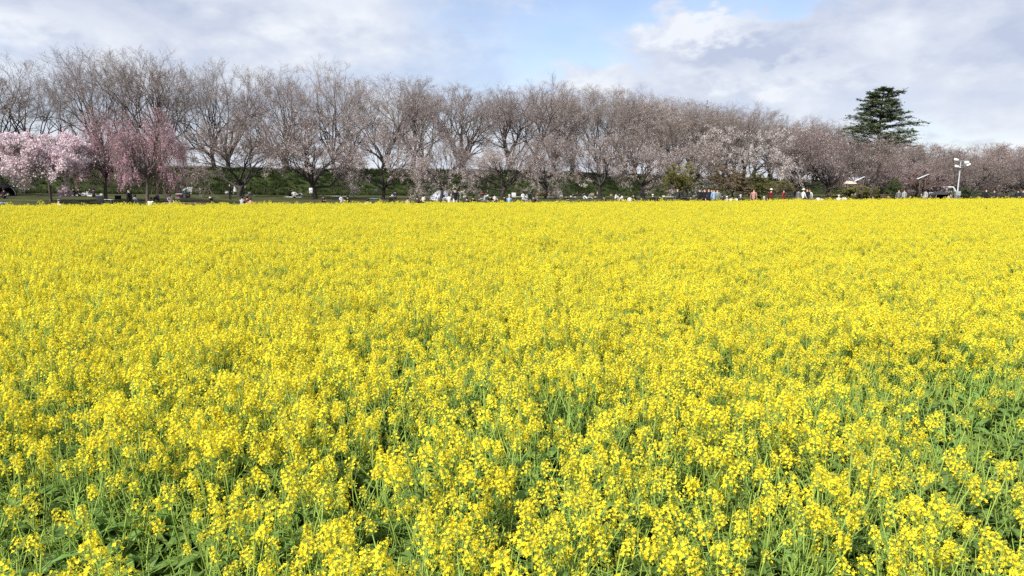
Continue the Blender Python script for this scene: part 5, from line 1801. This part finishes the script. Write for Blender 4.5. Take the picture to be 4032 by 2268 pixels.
# stall with a cream roof
x, y = column(3345, 122)
g = float(gz(x, y))
t = thing('market_stall', 'stall with a cream tiled awning under the brown cherries', 'stall', (x, y, g), R(8))
zr = height_for(3345, 122, 724) - g
W_, D_ = .85, .8
part('awning', (np.array([[-W_, -D_, zr], [W_, -D_, zr], [W_, D_, zr], [-W_, D_, zr], [-W_ * .75, 0, zr + .48], [W_ * .75, 0, zr + .48]]),
                np.array([[0, 1, 5, 4], [2, 3, 4, 5], [1, 2, 5, 5], [3, 0, 4, 4]])), cloth((.78, .62, .46)), t)
for sx in (-1, 1):
    for sy in (-1, 1):
        part('post', bar((sx * W_ * .94, sy * D_ * .9, 0), (sx * W_ * .94, sy * D_ * .9, zr), .03), M['metal'], t)
part('counter', box(W_ * 1.8, .5, .9, (0, -D_ * .7, .45)), cloth(CREAM), t, False, .02)

# the white delivery van that shows behind the mast
x, y = column(3712, 118)
g = float(gz(x, y))
t = thing('parked_van', 'white van parked behind the floodlight mast under the brown grove', 'van', (x, y, g), R(4))
prof = np.array([[-1.7, .35], [1.9, .35], [2.05, .95], [1.75, 1.15], [1.25, 1.85], [-1.6, 1.9], [-1.75, 1.1]])
n_ = len(prof)
V = np.concatenate([np.stack([prof[:, 0], np.full(n_, sy), prof[:, 1]], -1) for sy in (-.85, .85)])
me = bpy.data.meshes.new('van_body')
me.from_pydata([tuple(v) for v in V], [], [tuple(range(n_)), tuple(range(2 * n_ - 1, n_ - 1, -1))] + [(i, n_ + i, n_ + (i + 1) % n_, (i + 1) % n_) for i in range(n_)])
me.materials.append(M['white_paint'])
o = link('van_body', me, t)
b_ = o.modifiers.new('bevel', 'BEVEL'); b_.width = .09; b_.segments = 2
for sy in (-.86, .86):
    part('side_window', box(.95, .015, .5, (.62, sy, 1.45)), M['dark_metal'], t)
    part('side_window', box(1.3, .015, .5, (-.75, sy, 1.45)), M['dark_metal'], t)
    for xx in (-1.1, 1.3):
        v, f = wheel_ring((0, 0, 0), .27, .07)
        v = v @ np.array(Euler((0, 0, R(90))).to_matrix()).T + (xx, sy * .95, .33)
        part('wheel', (v, f), M['dark_metal'], t, True)
part('windscreen', box(.02, 1.4, .62, (1.56, 0, 1.50), (0, R(-36), 0)), M['dark_metal'], t)

# black pavilion tent and white table top on the right
x, y = column(3702, 96)
t = thing('pavilion_tent', 'low black pavilion tent left of the floodlight mast', 'tent', (x, y, float(gz(x, y))), R(6))
part('canopy', (np.array([[-1.1, -.9, .85], [1.1, -.9, .85], [1.1, .9, .85], [-1.1, .9, .85], [0, 0, 1.35]]), np.array([[0, 1, 4], [1, 2, 4], [2, 3, 4], [3, 0, 4]])), cloth(CHAR), t)
part('wall_panel', join(box(2.1, .03, .8, (0, .86, .43)), box(.03, 1.7, .8, (-1.05, 0, .43)), box(.03, 1.7, .8, (1.05, 0, .43))), cloth(BLACK), t)
for sx in (-1, 1):
    part('post', bar((sx * 1.06, -.86, 0), (sx * 1.06, -.86, .87), .025), M['metal'], t)
low_table(3678, 774, M['white_paint'], 'white low table left of the black pavilion tent', 0, 1.0, .35)

# dark bench by the shrubs
t = place(3498, 92, 'bench', 'dark backed bench below the rounded green shrub', 'bench', 0)
for k_ in range(3):
    part('plank', box(1.6, .11, .04, (0, (k_ - 1) * .135, .44)), M['dark_wood'], t)
for k_ in range(2):
    part('plank', box(1.6, .035, .13, (0, .26 + k_ * .02, .62 + k_ * .18)), M['dark_wood'], t)
for sx in (-.65, .65):
    part('leg', box(.07, .42, .42, (sx, 0, .21)), M['dark_metal'], t)
    part('back_post', box(.06, .04, .5, (sx, .30, .63)), M['dark_metal'], t)


def fence(name, label, pts, post_h, rails, post_r, mats, spacing):
    """Posts and rails along a ground line; each post and each rail is a part."""
    pts = np.array(pts, float)
    seg = np.hypot(*(pts[1:] - pts[:-1]).T); cum = np.concatenate([[0], np.cumsum(seg)])
    ss = np.arange(0, cum[-1], spacing)
    px_ = np.interp(ss, cum, pts[:, 0]); py_ = np.interp(ss, cum, pts[:, 1])
    zz = gz(px_, py_)
    t = thing(name, label, 'fence', (px_[0], py_[0], float(zz[0])))
    me = make_mesh('post', [(*tubes(np.array([[[0, 0, -.1], [0, 0, post_h]]]), np.array([[post_r, post_r * .9]]), 6), 0)], [mats[0]], False)
    for i in range(len(ss)):
        link('post', me, t, (px_[i] - px_[0], py_[i] - py_[0], zz[i] - zz[0]))
    for h_, r_, sag in rails:
        P = []
        for i in range(len(ss)):
            P.append((px_[i] - px_[0], py_[i] - py_[0], zz[i] - zz[0] + h_))
            if sag and i < len(ss) - 1:
                P.append(((px_[i] + px_[i + 1]) / 2 - px_[0], (py_[i] + py_[i + 1]) / 2 - py_[0], (zz[i] + zz[i + 1]) / 2 - zz[0] + h_ - sag))
        part('rope' if sag else 'rail', tubes(np.array(P)[None], np.full((1, len(P)), r_), 5), mats[1], t)
    return t


ln_ = [(s_ + 7.6 * .669, 131 + .9 * s_ - 7.6 * .7435) for s_ in np.arange(-62, 62, 3.0)]
fence('rope_fence', 'low rope fence of thin dark stakes along the foot of the levee', ln_, .85, [(.75, .012, .12), (.42, .012, .10)], .045, (M['dark_wood'], M['dark_wood']), 3.2)
a_, b_ = column(3770, 104), column(4110, 101)
fence('railing', 'long low dark railing at the right end of the field', [a_, b_], .86, [(.84, .03, 0), (.6, .02, 0), (.36, .02, 0), (.14, .02, 0)], .04, (M['dark_metal'], M['dark_metal']), 1.6)
